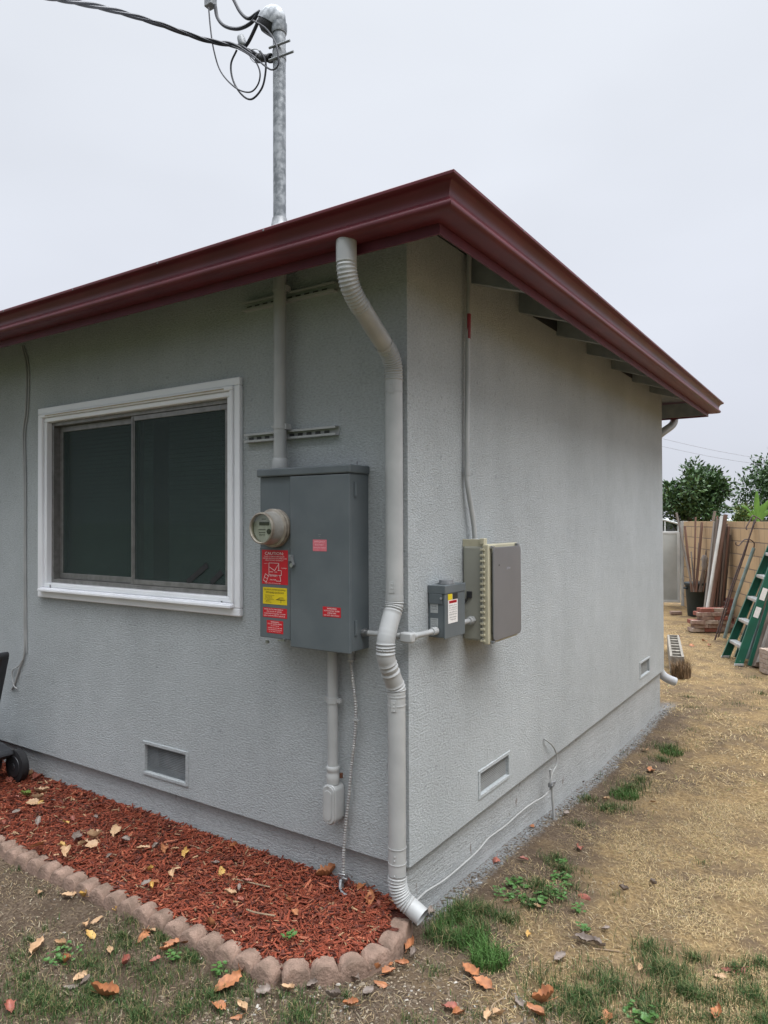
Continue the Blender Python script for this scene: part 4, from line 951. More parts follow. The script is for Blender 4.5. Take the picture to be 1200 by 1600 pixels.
for q, p in pg: seq += [(q, p)]*p[3]
random.shuffle(seq)
def green_place(i):
    q, p = seq[i]; a = U_(0,math.tau); r = p[2]*abs(random.gauss(0,.55)); x = q.x+r*math.cos(a)*1.2; y = q.y+r*math.sin(a)
    if in_bed(x,y) or R() > .25+sstep(-.3,.15,noise.noise(Vector((x*9,y*9,4)))): return None
    return (x, y, gz(x,y)-.002, p[4])
def green_col(p):
    k = U_(.6,1.3); r = R(); c = (.046,.09,.027) if r < .55 else ((.07,.125,.035) if r < .78 else ((.19,.17,.075) if r < .9 else (.28,.22,.12)))
    return (c[0]*k, c[1]*k, c[2]*k)
scatter('lawn_grass', len(seq), green_place, lambda p: blade_shape(p[3]*.5,p[3]*1.25,.0011,.55)(p[:3]), green_col, M_blade, 'thin patches of short green lawn grass in bare soil', 'grass')
def tuft(px, py, n, h, rad, label, bright=1.):
    q = onG(px, py); V = []; F = []; CC = []; k = 0; f = blade_shape(h*.5,h,.0016,.55)
    for i in range(n):
        a = U_(0,math.tau); r = rad*R()**.5; p = (q.x+r*math.cos(a), q.y+r*math.sin(a), q.z-.003); vs, fs = f(p)
        V += [tuple(Vector(v)-q) for v in vs]; F += [tuple(a_+k for a_ in g) for g in fs]; k += len(vs)
        kk = U_(.7,1.3)*bright; c = (.055*kk,.12*kk,.028*kk); CC += [c]*len(fs)
    me = bpy.data.meshes.new('grass_tuft'); me.from_pydata(V, [], F); me.materials.append(M_blade)
    at_ = me.color_attributes.new('col', 'FLOAT_COLOR', 'CORNER'); buf = []
    for g, c in zip(F, CC): buf += [*c, 1.0]*len(g)
    at_.data.foreach_set('color', buf)
    o = bpy.data.objects.new('grass_tuft', me); COL.objects.link(o); o.location = q; tag(o, label, 'grass tuft', 'green grass tufts in the side yard')
tuft(765,1505,420,.085,.07,'tall bright grass tuft with an orange leaf at its foot near the downspout outlet',1.15)
tuft(735,1475,320,.07,.07,'grass tuft just right of the downspout outlet')
tuft(720,1432,260,.06,.06,'grass tuft at the foundation behind the downspout outlet',1.2)
tuft(975,1245,420,.06,.09,'wide grass tuft beside the right wall below the ground rod')
tuft(1050,1178,300,.055,.08,'farther grass tuft beside the right wall past the orange leaf')
tuft(690,1455,160,.06,.04,'small grass tuft touching the curved edging')
# leafy weeds
M_leafg = mat('weed_leaf', (.065,.15,.03), (.05,.13,.025), 60, .5)
def weed_mesh(n, rad, ls):
    mb = MB()
    for i in range(n):
        a = U_(0,math.tau); r = rad*R()**.6; h = U_(.008,.03); c = Vector((r*math.cos(a), r*math.sin(a), h)); t = U_(0,math.tau)
        d = Vector((math.cos(t), math.sin(t), U_(-.2,.35))); s = Vector((-math.sin(t), math.cos(t), U_(-.3,.3))); l = ls*U_(.6,1.2); w = l*.42
        mb.add([c-d*l*.5, c-d*l*.1+s*w, c+d*l*.35+s*w*.6, c+d*l*.55, c+d*l*.35-s*w*.6, c-d*l*.1-s*w, c+Vector((0,0,-.002))], [(0,1,6),(1,2,6),(2,3,6),(3,4,6),(4,5,6),(5,0,6)])
        if i % 2 == 0: mb.tube([(0,0,0), tuple(c-d*l*.5)], .0008, 4, False)
    return mb
wv = [weed_mesh(34,.055,.022), weed_mesh(46,.07,.018), weed_mesh(16,.03,.02)]
WE = [(795,1400,1,'low bright clover nearest the right foundation'),(835,1412,0,'bright clover patch in front of the right foundation'),(865,1400,1,'broad leaf weed right of the bright clover'),(880,1378,0,'taller weed behind the broad leaf patch'),(875,1352,2,'small weed under the ground wire'),(905,1425,2,'weed with larger round leaves at the straw edge'),(345,1520,2,'dark weed growing against the straight edging'),(360,1500,2,'small weed leaning on the edging scallops'),(810,1385,0,'clover beside the foundation gravel'),(270,1500,2,'tiny weed in the front lawn by an orange leaf'),(100,1498,1,'bright low weed in the left lawn'),(450,1470,2,'sprout on the mulch edge by the curved section'),(232,1425,2,'weed at the foot of the straight edging'),(910,1455,2,'single weed on bare soil'),(1000,1590,0,'weed in the lower right lawn')]
for px, py, k, lb_ in WE:
    q = onG(px, py)
    if lb_.startswith('sprout'): q = onZ(px, py, .1)
    if not hasattr(wv[k], 'me'):
        o = wv[k].build('weed', M_leafg, None, origin=(0,0,0)); wv[k].me = o.data; o.location = q
    else: o = bpy.data.objects.new('weed', wv[k].me); COL.objects.link(o); o.location = q
    o.rotation_euler = (0,0,R()*6); tag(o, lb_, 'weed', 'leafy weeds')
# pebbles and bark crumbs
def bit_place(i):
    r = R()
    if r < .5: x = U_(-.35,.7); y = U_(-1.0,-.1)
    elif r < .8: x = U_(-2.1,1.5); y = U_(-1.5,-.3)
    else: y = U_(.1,4.5); x = abs(random.gauss(0,.04))
    if in_bed(x,y): return None
    return (x, y, gz(x,y)+.001)
def bit_shape(p):
    s = U_(.0012,.0045)*(1.8 if R() < .05 else 1); vs = []
    a = U_(0,6); ca, sa = math.cos(a), math.sin(a); lx, ly, lz = s*U_(.8,2.2), s, s*U_(.3,.9)
    for (x, y, z) in ((-1,-.6,0),(.8,-1,0),(1,.7,0),(-.7,1,0),(-.5,-.4,1),(.6,-.5,.9),(.5,.5,1),(-.4,.5,.8)):
        x, y = x*lx, y*ly; vs.append((p[0]+x*ca-y*sa, p[1]+x*sa+y*ca, p[2]+z*lz))
    return vs, [(4,5,6,7),(0,1,5,4),(1,2,6,5),(2,3,7,6),(3,0,4,7)]
def bit_col(p):
    k = U_(.5,1.2); r = R()
    if p[0] < .06 and p[1] > .1: c = (.3,.32,.33) if r < .5 else (.12,.1,.08)
    else: c = (.22,.17,.12) if r < .5 else ((.1,.07,.05) if r < .75 else ((.36,.3,.22) if r < .95 else (.48,.45,.4)))
    return (c[0]*k, c[1]*k, c[2]*k)
scatter('soil_litter', 9000, bit_place, bit_shape, bit_col, M_grav, 'pebbles and bark crumbs scattered on the soil by the bed and foundation')

# ================================================================ FALLEN LEAVES
def leaf_mesh(curl, twist, wid, seed, stem=.18):
    rd_ = random.Random(seed); nL, nW = 11, 4; mb = MB(); bend = rd_.uniform(-.25,.25)
    for i in range(nL+1):
        t = i/nL; w = wid*(math.sin(math.pi*min(1,t**.8*.98+.01))**.75)*(1+rd_.uniform(-.2,.14)); x = t-.5
        for j in range(-nW//2, nW//2+1):
            v = j/(nW/2); y = v*w*(1+(.22*rd_.uniform(-1,1) if abs(v) == 1 else 0))+bend*x*x; z = curl*(v*v*w*1.6)+curl*.9*(x*x)+twist*v*x*.35+abs(v)*.02+.012*math.sin(x*11+seed)+.05*rd_.uniform(-1,1)*abs(v)
            mb.v.append((x, y, z))
    W_ = nW+1; mb.f = [(i*W_+j, i*W_+j+1, (i+1)*W_+j+1, (i+1)*W_+j) for i in range(nL) for j in range(nW)]
    mb.tube([(-.5-stem,0,.04),(-.5,0,.012),(-.1,0,.004),(.45,0,.006)], [.012,.012,.009,.003], 5)
    return mb
LT = {'o': ('orange brown', (.44,.18,.075), (.27,.11,.05)), 't': ('pale tan', (.5,.33,.19), (.4,.25,.14)), 'y': ('yellow', (.55,.36,.1), (.45,.26,.08)), 'b': ('gray brown', (.25,.2,.17), (.15,.12,.1)), 'r': ('reddish', (.36,.12,.08), (.24,.08,.06)), 'g': ('green', (.2,.28,.07), (.15,.2,.05))}
LM = {k: mat('dry_leaf_'+v[0].replace(' ','_'), v[1], v[2], 45, .55, .4, 120, .001) for k, v in LT.items()}
shapes = [(.6,.4,.24,1),(.9,-.6,.2,2),(.35,.8,.27,3),(-.5,.5,.22,4),(1.3,.2,.2,5)]; LMesh = {}
def leaf(px, py, L_, t, surf, rot=None, tilt=.15, label=None, k=None):
    z0 = .108 if surf == 'mulch' else None
    q = onZ(px, py, z0) if z0 else onG(px, py)
    k = random.randrange(5) if k is None else k
    if (t, k) not in LMesh:
        o = leaf_mesh(*shapes[k][:3], shapes[k][3]).build('fallen_leaf', LM[t], None, origin=(0,0,0), smooth='all'); LMesh[(t,k)] = o.data
    else:
        o = bpy.data.objects.new('fallen_leaf', LMesh[(t,k)]); COL.objects.link(o)
    o.location = q+Vector((0,0,(.012 if surf != 'mulch' else .004)+tilt*L_*.25)); o.scale = (L_*.9,L_*U_(.85,1.1),L_*U_(.45,1.05))
    o.rotation_euler = (random.gauss(0,tilt*1.3), random.gauss(0,tilt), rot if rot is not None else U_(0,6.28))
    side = ('left of the foundation vent' if px < 225 else ('under the foundation vent' if px < 330 else ('below the cabinet' if px < 490 else 'around the ground clamp'))) if surf == 'mulch' else ('in the lower left lawn' if px < 300 else ('in front of the edging' if px < 600 else ('in front of the downspout' if px < 800 else ('in the lower right grass' if py > 1440 else 'along the right foundation'))))
    base = f"{LT[t][0]} dry leaf lying {'on the red mulch' if surf == 'mulch' else 'on the soil'} {side}"
    tag(o, label or base, 'leaf', base+' group' if not label else 'fallen leaves')
    if not label: o['group'] = f"{LT[t][0]} leaves {side}"
MU = [(40,1245,.07,'g'),(58,1250,.075,'t'),(65,1240,.09,'t'),(50,1257,.08,'t'),(61,1255,.05,'y'),(83,1252,.035,'b'),(60,1285,.06,'b'),(103,1287,.04,'y'),(114,1281,.05,'r'),(182,1302,.085,'t'),(120,1309,.08,'b'),(60,1324,.08,'o'),(97,1325,.055,'y'),(106,1335,.1,'t'),(143,1323,.07,'t'),(130,1321,.06,'t'),(148,1311,.08,'t'),(222,1329,.075,'t'),(196,1313,.05,'b'),(258,1330,.07,'o'),(273,1330,.05,'t'),(290,1336,.07,'y'),(244,1325,.05,'b'),(277,1357,.035,'t'),(232,1363,.045,'y'),(228,1382,.05,'b'),(243,1384,.05,'o'),(237,1389,.045,'y'),(345,1362,.07,'y'),(358,1367,.04,'o'),(268,1370,.06,'t'),(359,1400,.06,'t'),(378,1404,.045,'r'),(366,1326,.05,'o'),(387,1340,.04,'t'),(385,1380,.05,'r'),(452,1412,.04,'o'),(512,1372,.1,'o'),(522,1382,.06,'b'),(500,1390,.06,'o'),(545,1382,.06,'r'),(566,1392,.07,'o'),(580,1408,.09,'o'),(555,1376,.06,'b'),(460,1428,.045,'o'),(533,1395,.05,'r'),(20,1250,.07,'r'),(15,1222,.09,'r'),(40,1215,.09,'t'),(60,1218,.09,'r'),(75,1222,.08,'t'),(5,1290,.05,'r'),(335,1352,.05,'b'),(25,1270,.05,'b'),(590,1420,.05,'r'),(372,1390,.04,'b'),(150,1280,.04,'b'),(170,1340,.04,'b')]
for p in MU: leaf(*p, 'mulch', tilt=.2)
GR = [(25,1312,.09,'t'),(58,1489,.105,'t'),(95,1483,.06,'t'),(102,1510,.07,'o'),(125,1534,.065,'t'),(160,1562,.11,'o'),(15,1584,.07,'r'),(135,1453,.07,'t'),(140,1466,.06,'y'),(150,1441,.06,'t'),(120,1388,.08,'o'),(128,1381,.08,'o'),(117,1398,.07,'t'),(162,1393,.08,'r'),(171,1399,.07,'r'),(131,1406,.06,'y'),(103,1405,.07,'t'),(184,1425,.06,'y'),(212,1429,.05,'o'),(235,1430,.05,'y'),(252,1442,.06,'t'),(222,1468,.09,'o'),(232,1460,.06,'t'),(172,1491,.06,'t'),(195,1513,.06,'r'),(268,1482,.07,'o'),(289,1480,.06,'o'),(260,1490,.06,'o'),(242,1507,.05,'r'),(110,1545,.06,'b'),(133,1542,.05,'b'),(328,1492,.05,'t'),(378,1519,.09,'o'),(355,1546,.12,'o'),(343,1578,.06,'o'),(411,1556,.06,'b'),(450,1553,.07,'t'),(379,1582,.06,'t'),(369,1594,.05,'o'),(553,1532,.07,'b'),(590,1520,.06,'o'),(594,1541,.06,'o'),(547,1578,.06,'o'),(640,1484,.095,'o'),(608,1508,.065,'o'),(627,1513,.06,'o'),(609,1526,.07,'o'),(645,1501,.06,'b'),(612,1496,.05,'b'),(735,1523,.09,'o'),(752,1543,.085,'o'),(714,1592,.06,'o'),(702,1580,.06,'r'),(762,1593,.05,'t'),(781,1592,.06,'t'),(838,1590,.08,'o'),(850,1573,.09,'o'),(811,1572,.06,'b'),(826,1466,.04,'y'),(874,1501,.07,'b'),(950,1598,.07,'o'),(1122,1592,.085,'o'),(840,1422,.04,'t'),(913,1403,.07,'r'),(946,1458,.05,'b'),(915,1476,.09,'b'),(935,1483,.06,'b'),(1018,1207,.09,'o'),(1010,1175,.07,'t'),(1020,1257,.06,'t'),(905,1329,.07,'r'),(775,1346,.08,'r'),(818,1347,.05,'r'),(832,1293,.06,'o'),(947,1252,.05,'t'),(1145,1518,.1,'r'),(1125,1528,.06,'t'),(1000,1518,.04,'t'),(674,1430,.06,'b'),(650,1445,.05,'o'),(1082,1009,.15,'o'),(1058,1000,.12,'r'),(1100,1003,.12,'o'),(1108,1010,.1,'r'),(885,1275,.05,'b'),(910,1226,.04,'b'),(975,1396,.05,'b'),(1020,1386,.05,'b'),(575,1555,.05,'b'),(520,1565,.06,'b'),(488,1545,.05,'b'),(62,1400,.04,'t'),(430,1535,.05,'b')]
for p in GR: leaf(*p, 'soil')
leaf(330,1468,.12,'o','soil',rot=1.3,tilt=.9,label='large orange leaf standing against the straight edging',k=0)
leaf(343,1476,.1,'o','soil',rot=.8,tilt=.4,label='large orange leaf behind the dark weed at the edging',k=1)
ORD = ['first','second','third','fourth','fifth','sixth','seventh','eighth','ninth','tenth','eleventh','twelfth','thirteenth','fourteenth','fifteenth']
grp = {}
for o in bpy.data.objects:
    if o.name.startswith('fallen_leaf') and o.get('group','').endswith(('vent','cabinet','clamp','lawn','edging','downspout','grass','foundation')): grp.setdefault(o['group'], []).append(o)
for g, L_o in grp.items():
    L_o.sort(key=lambda o: (o.location-C).dot(Rv)/(o.location-C).dot(Fv)); c_ = g.split(' leaves ')[0]; w_ = g.split(' leaves ')[1]
    for i, o in enumerate(L_o):
        o['label'] = (f'only {c_} dry leaf {w_}' if len(L_o) == 1 else f'{c_} dry leaf, {ORD[min(i,14)]} from the left among those {w_}')
# twigs
M_twig = mat('dry_twig', (.3,.22,.14), (.2,.14,.09), 40, .8)
for (pts, r, z, lb_) in (([(385,1421),(400,1426),(430,1431)],.0035,.115,'pale broken twig lying on the mulch'),([(192,1298),(203,1290),(210,1286)],.002,.115,'thin twig beside a tan leaf on the mulch'),([(370,1374),(395,1380),(422,1386)],.003,.115,'dark twig on the mulch below the cabinet'),([(298,1321),(312,1326),(326,1333)],.003,.115,'curled pale twig on the mulch near the wall'),([(765,1582),(772,1568),(790,1556),(799,1536)],.0025,.01,'bent pale twig on the soil at the bottom edge'),([(408,1572),(420,1558),(433,1545)],.004,.01,'short thick twig in front of the edging'),([(541,1590),(560,1570),(571,1533)],.0022,.01,'thin dark twig in front of the curved edging'),([(0,1450),(15,1443),(28,1438)],.002,.008,'thin dark twig in the left soil patch'),([(708,1525),(722,1532),(735,1541)],.0018,.01,'thin straw stem beside the large orange leaf'),([(925,1482),(945,1484),(968,1487)],.0025,-.0,'thin twig beside the gray brown leaf')):
    P = [onZ(x,y,z) for x, y in pts]; mb = MB(); mb.tube(catmull(P,4), r, 6); tag(mb.build('twig', M_twig, None, origin=P[0], smooth=True), lb_, 'twig', 'twigs')

# ================================================================ MOWER (left edge)
M_mow = mat('dark_gray_plastic', (.035,.037,.042), (.025,.026,.03), 10, .4)
mw = thing('lawn_mower', (-3.1, -.3, .1), 'dark lawn mower parked on the mulch against the wall at the left edge', 'lawn mower')
wx, wz = -2.688, .198
for (x, y) in ((wx,-.1),(wx,-.52),(-3.45,-.1),(-3.45,-.52)):
    mb = MB(); mb.tube([(x,y+.022,wz),(x,y+.02,wz),(x,y-.02,wz),(x,y-.022,wz)], [.088,.094,.094,.088], 32); wh = mb.build('wheel', M_blk, mw, smooth=True)
    mb = MB(); mb.tube([(x,y-.0225,wz),(x,y-.026,wz),(x,y-.026,wz),(x,y-.03,wz)], [.062,.06,.02,.016], 24); mb.build('hub', M_mow, wh, smooth=True)
mb = MB(); dk = [(-3.56,.24),(-3.5,.31),(-3.3,.34),(-2.9,.34),(-2.76,.325),(-2.68,.305),(-2.655,.28),(-2.7,.255),(-2.78,.22),(-2.8,.16),(-3.5,.16)]
ext(mb, dk, -.49, -.13); mb.build('deck', M_mow, mw, bevel=.015)
mb = MB(); mb.tube([(-3.12,-.3,.34),(-3.12,-.3,.42),(-3.12,-.3,.46),(-3.12,-.3,.48)], [.13,.13,.1,.05], 24); mb.build('engine', M_blk, mw, smooth=True)
for y in (-.12, -.46):
    mb = MB(); mb.bar((-2.99,y,.3), (-2.80,y,.84), .03, .055, up=(0,1,0)); mb.build('handle', M_mow, mw, bevel=.01)
mb = MB(); mb.tube([(-2.80,-.1,.845),(-2.80,-.48,.845)], .02, 14); mb.build('grip', M_mow, mw, smooth=True)

# ================================================================ BACK YARD
def dirn(v): return Vector(v).normalized()
WA = at(1068,815,14.4); WB = at(1190,815,10.1)
wdir = Vector((WB.x-WA.x, WB.y-WA.y, 0)).normalized(); wn = Vector((wdir.y,-wdir.x,0))
if wn.dot(C-WA) < 0: wn = -wn
WT = 1.615
M_blk1 = None
def block_mat():
    M = bpy.data.materials.new('tan_slump_block'); M.use_nodes = True; t = M.node_tree; b = t.nodes['Principled BSDF']; n_ = t.nodes.new; l_ = t.links.new
    b.inputs['Roughness'].default_value = .9
    tc_ = n_('ShaderNodeTexCoord'); mp_ = n_('ShaderNodeMapping'); l_(tc_.outputs['Object'], mp_.inputs[0]); mp_.inputs['Rotation'].default_value = (math.pi/2,0,0)
    br = n_('ShaderNodeTexBrick'); l_(mp_.outputs[0], br.inputs[0]); br.inputs['Scale'].default_value = 1; br.inputs['Brick Width'].default_value = .405; br.inputs['Row Height'].default_value = .2025
    br.inputs['Mortar Size'].default_value = .009; br.inputs['Mortar Smooth'].default_value = .3
    br.inputs['Color1'].default_value = (.5,.35,.2,1); br.inputs['Color2'].default_value = (.43,.3,.175,1); br.inputs['Mortar'].default_value = (.24,.18,.13,1)
    nz_ = n_('ShaderNodeTexNoise'); mp2 = n_('ShaderNodeMapping'); mp2.inputs['Scale'].default_value = (14,1,1.2); l_(tc_.outputs['Object'], mp2.inputs[0]); l_(mp2.outputs[0], nz_.inputs[0]); nz_.inputs['Scale'].default_value = 3
    mr_ = n_('ShaderNodeMapRange'); l_(nz_.outputs['Fac'], mr_.inputs[0]); mr_.inputs[3].default_value = .8; mr_.inputs[4].default_value = 1.15
    sc_ = n_('ShaderNodeVectorMath'); sc_.operation = 'SCALE'; l_(br.outputs['Color'], sc_.inputs[0]); l_(mr_.outputs[0], sc_.inputs['Scale']); l_(sc_.outputs[0], b.inputs['Base Color'])
    bp = n_('ShaderNodeBump'); bp.inputs['Distance'].default_value = .01; bp.invert = True; l_(br.outputs['Fac'], bp.inputs['Height']); l_(bp.outputs[0], b.inputs['Normal'])
    return M
mb = MB(); Lw = 22; mb.box((0,-.075,-.3),(Lw,.075,1.72)); bw = mb.build('block_wall', block_mat(), None, origin=(0,0,0))
bw.location = (WA.x,WA.y,WT-1.72+.0); bw.rotation_euler = (0,0,math.atan2(wdir.y,wdir.x))
bw.location = Vector((WA.x,WA.y,WT-1.72))-wn*.075
tag(bw, 'tan concrete block boundary wall of the side yard', 'block wall')
# gate
gd = -wn
g0 = at(1063,940,14.5); g0.z = -.1; M_gate = mat('pale_gray_gate', (.42,.44,.43), (.34,.36,.35), 2.5, .6); 
gl = Vector((-Rv.x,-Rv.y,0)).normalized()
gt = thing('gate', g0, 'pale gray panel gate at the end of the side yard with an arched top rail', 'gate')
up = Vector((0,0,1)); nn = gl.cross(up)
mb = MB(); mb.ob(g0+gl*.75+up*.78, gl*.7, nn*.012, up*.7); mb.build('panel', M_gate, gt)
mb = MB(); 
for (u, w_) in ((.03,.03),(.36,.012),(1.45,.03)): mb.ob(g0+gl*u+up*.78+nn*.0, gl*w_, nn*.02, up*.72)
for z in (.09, 1.49): mb.ob(g0+gl*.75+up*z, gl*.7, nn*.019, up*.025)
mb.build('frame', mat('gate_frame_white', (.6,.62,.62), (.5,.52,.52), 4, .5), gt, bevel=.004)
arcp = [g0+gl*u+up*(1.66+.14*math.sin(math.pi*u/1.5)) for u in np.linspace(.03,1.47,12)]
mb = MB(); mb.tube(arcp, .022, 8)
for u in (.03,.3,.57,.84,1.11,1.38): mb.tube([g0+gl*u+up*1.5, g0+gl*u+up*(1.66+.14*math.sin(math.pi*u/1.5))], .014, 6)
mb.build('arched_rail', mat('gate_rail_white', (.6,.63,.62), (.5,.53,.52), 4, .5), gt, smooth=True)
gp = g0-gl*.09; tag(MB().ob(gp+up*.85, gl*.055, nn*.055, up*.87).build('gate_post', mat('pale_post', (.4,.4,.38), (.3,.29,.27), 5, .7), None, origin=gp, bevel=.006), 'pale post between the gate and the block wall', 'post')
# bin
bq = onZ(1089,962,-.1)
M_bin = mat('dark_green_bin', (.012,.022,.024), (.02,.03,.032), 6, .5)
tb = thing('trash_bin', bq, 'dark green trash bin full of upright wooden sticks', 'trash bin')
mb = MB(); mb.tube([bq, bq+up*.02, bq+up*.56, bq+up*.57], [.155,.16,.195,.2], 24, True); mb.build('body', M_bin, tb, smooth=True)
mb = MB(); mb.tube([bq+up*.555, bq+up*.565, bq+up*.60, bq+up*.61], [.2,.215,.215,.2], 24, True); mb.build('rim', M_bin, tb, smooth=True)
mb = MB(); mb.ob(bq-gl*-.0+gl*.205+up*.5, gl*.02, nn*.05, up*.015); mb.build('handle', M_bin, tb, bevel=.005)
# sticks and boards
WC = [mat('weathered_wood', (.2,.155,.125), (.11,.085,.07), 14, .85, .5, 60, .004, stretch=(1,1,.15)), mat('gray_wood', (.27,.24,.215), (.16,.14,.125), 14, .85, .5, 60, .004, stretch=(1,1,.15)), mat('red_brown_wood', (.19,.105,.075), (.12,.07,.05), 14, .85, .5, 60, .004, stretch=(1,1,.15))]
def board(p0, p1, d0, d1, w, t, m, name, label, cat='board', group=None, rnd=False):
    a, b = at(*p0,d0), at(*p1,d1); mb = MB()
    if rnd: mb.tube([a,b], w/2, 8)
    else: mb.bar(a, b, w, t, up=wn)
    return tag(mb.build(name, m, None, origin=a, bevel=0 if rnd else .003, smooth=rnd), label, cat, group)
dB = 12.75
for i, (p0, p1, w, m_, lb_) in enumerate((((1083,925),(1057,801),.045,1,'long gray stick leaning left out of the bin'),((1081,925),(1070,822),.05,2,'brown stick second from the left in the bin'),((1084,925),(1087,808),.04,2,'thin upright stick rising highest in the middle of the bin'),((1087,925),(1097,816),.06,2,'dark brown board in the bin with a notched side'),((1088,925),(1092,848),.03,1,'short thin gray stick in the middle of the bin'),((1092,925),(1117,799),.06,0,'thick weathered pole leaning right out of the bin'),((1095,925),(1108,850),.04,1,'short gray stick at the right of the bin'),((1085,925),(1080,862),.03,1,'shortest gray stick in the bin'),((1098,925),(1121,806),.04,2,'reddish stick leaning right behind the thick pole'))):
    board(p0,p1,dB,dB+.15,w,w*.6,WC[m_],'stick',lb_,'stick','wooden sticks in the bin')
q = at(1101,878,12.5); mb = MB(); mb.tube([q+up*.12, q+up*.06, q, q-up*.06, q-up*.14], [.03,.06,.045,.055,.03], 10); tag(mb.build('rag_bundle', WC[1], None, origin=q, smooth=True), 'bundle of gray cloth tied to the sticks above the bin', 'cloth')
LB = [((1104,958),(1128,806),.05,'white pole leaning in front of the board stack',mat('white_pvc',(.62,.62,.6),(.5,.5,.48),6,.5),True),
      ((1110,962),(1134,804),.06,'thin dark pole top sticking above the leaning boards',WC[2],True),
      ((1108,965),(1122,811),.12,'leftmost wide board of the stack on the wall',WC[0],False),((1113,965),(1127,808),.11,'gray board second in the leaning stack',WC[1],False),((1117,968),(1131,813),.1,'brown board in the middle of the leaning stack',WC[2],False),((1122,968),(1134,818),.11,'wide brown board right of the middle in the stack',WC[0],False),((1126,968),(1138,822),.1,'dark board at the right edge of the stack',WC[2],False)]
LB += [((1101,966),(1117,815),.09,'gray brown board left of the white pole in the stack',WC[1],False),((1106,968),(1125,830),.07,'short reddish lath crossing the leaning stack',WC[2],False),((1119,970),(1129,806),.06,'narrow pale lath rising above the stack',WC[1],False),((1129,970),(1140,835),.09,'shortest dark board at the right of the stack',WC[0],False)]
for i, (p0, p1, w, lb_, m_, rnd) in enumerate(LB): board((p0[0]-3,p0[1]+18),p1,11.3+.03*(i if i else -3),11.45+.02*(i if i else -4)-.25*max(0,(p1[0]-1128))/12,w,.03,m_,'leaning_pole' if rnd else 'leaning_board',lb_,'pole' if rnd else 'board','boards and poles leaning on the block wall',rnd)
# brick piles
M_br = [mat('red_brick', (.28,.1,.07), (.2,.075,.055), 20, .9, .5, 60, .003), mat('mortar_caked_brick', (.34,.25,.2), (.24,.15,.12), 22, .9, .6, 60, .004), mat('pale_brick', (.42,.34,.28), (.3,.22,.17), 22, .9, .6, 60, .004)]
def brick(c, ang, m_, label, grp, tilt=0):
    mb = MB(); mb.box((-.1,-.048,0),(.1,.048,.06)); o = mb.build('brick', M_br[m_], None, origin=(0,0,0), bevel=.006); o.location = c; o.rotation_euler = (tilt, tilt*.5, ang); tag(o, label, 'brick', grp)
b0 = onZ(1110,987,-.1); ang0 = math.atan2(gl.y, gl.x)
def pile(c, cols_, rows, lbl, grp):
    for r_ in range(rows):
        for k in range(cols_-(r_//3)):
            for dpt in range(2):
                off = (k-(cols_-(r_//3)-1)/2)*.205+(.1 if r_ % 2 else 0)*.5; p = c+gl*-off+Vector((Fv.x,Fv.y,0)).normalized()*(.1*dpt+U_(-.02,.02))+up*(.061*r_)
                pos = ('bottom course', 'second course', 'third course', 'fourth course', 'fifth course', 'sixth course', 'seventh course', 'top course')[r_]
                brick(p, ang0+random.gauss(0,.12), random.choice((0,1,1,2)), f"{('left','middle','right')[k] if cols_-(r_//3) == 3 else (('left','right')[k] if cols_-(r_//3) == 2 else 'single')} {'front' if dpt == 0 else 'back'} brick, {pos} of the {lbl}", grp, random.gauss(0,.02))
pile(b0, 3, 6, 'front brick pile', 'bricks of the front pile'); pile(onZ(1143,983,-.1), 3, 8, 'rear brick pile', 'bricks of the rear pile')
brick(onZ(1056,960,-.1), ang0, 1, 'single pale brick lying in the straw near the gate', 'loose bricks')
# shepherd hooks
M_rust = mat('rusty_rod', (.08,.045,.04), (.04,.03,.03), 40, .6)
M_teal = mat('faded_teal_pole', (.14,.2,.2), (.2,.26,.25), 12, .5)
def pathat(pts, d0, d1):
    n = len(pts)-1; return [at(x,y,d0+(d1-d0)*i/n) for i, (x, y) in enumerate(pts)]
mb = MB(); P = pathat([(1117,1000),(1140,925),(1160,870),(1177,822),(1182,808)],10.25,10.35); mb.tube(catmull(P,4), .011, 8); o = mb
hk = thing('garden_hook', P[0], 'dark twin shepherd hook leaning on the wall', 'garden hook', 'garden hooks leaning on the wall')
mb.build('rod', M_rust, hk, smooth=True)
for pts in ([(1182,808),(1176,806),(1171,815),(1166,824),(1167,828)], [(1182,808),(1188,812),(1190,820),(1187,826),(1185,823)]):
    mb = MB(); mb.tube(catmull(pathat(pts,10.35,10.3),5), .009, 8); mb.build('hook', M_rust, hk, smooth=True)
mb = MB(); P2 = pathat([(1122,996),(1143,925),(1163,868),(1179,812)],10.3,10.4); mb.tube(P2, .009, 8); tag(mb.build('garden_stake', M_rust, None, origin=P2[0], smooth=True), 'dark thin stake parallel to the twin hook', 'garden stake')
hk2 = thing('garden_hook', at(1133,995,10.5), 'faded teal pole with a large curled hook leaning on the wall', 'garden hook', 'garden hooks leaning on the wall')
mb = MB(); mb.tube(pathat([(1132,997),(1150,935),(1178,856)],10.3,10.1), .024, 10); mb.build('pole', M_teal, hk2, smooth=True)
mb = MB(); mb.tube(catmull(pathat([(1178,856),(1178,848),(1171,843),(1162,844),(1155,852),(1150,851),(1150,847)],10.1,10.05),5), .008, 8); mb.build('hook', M_rust, hk2, smooth=True)
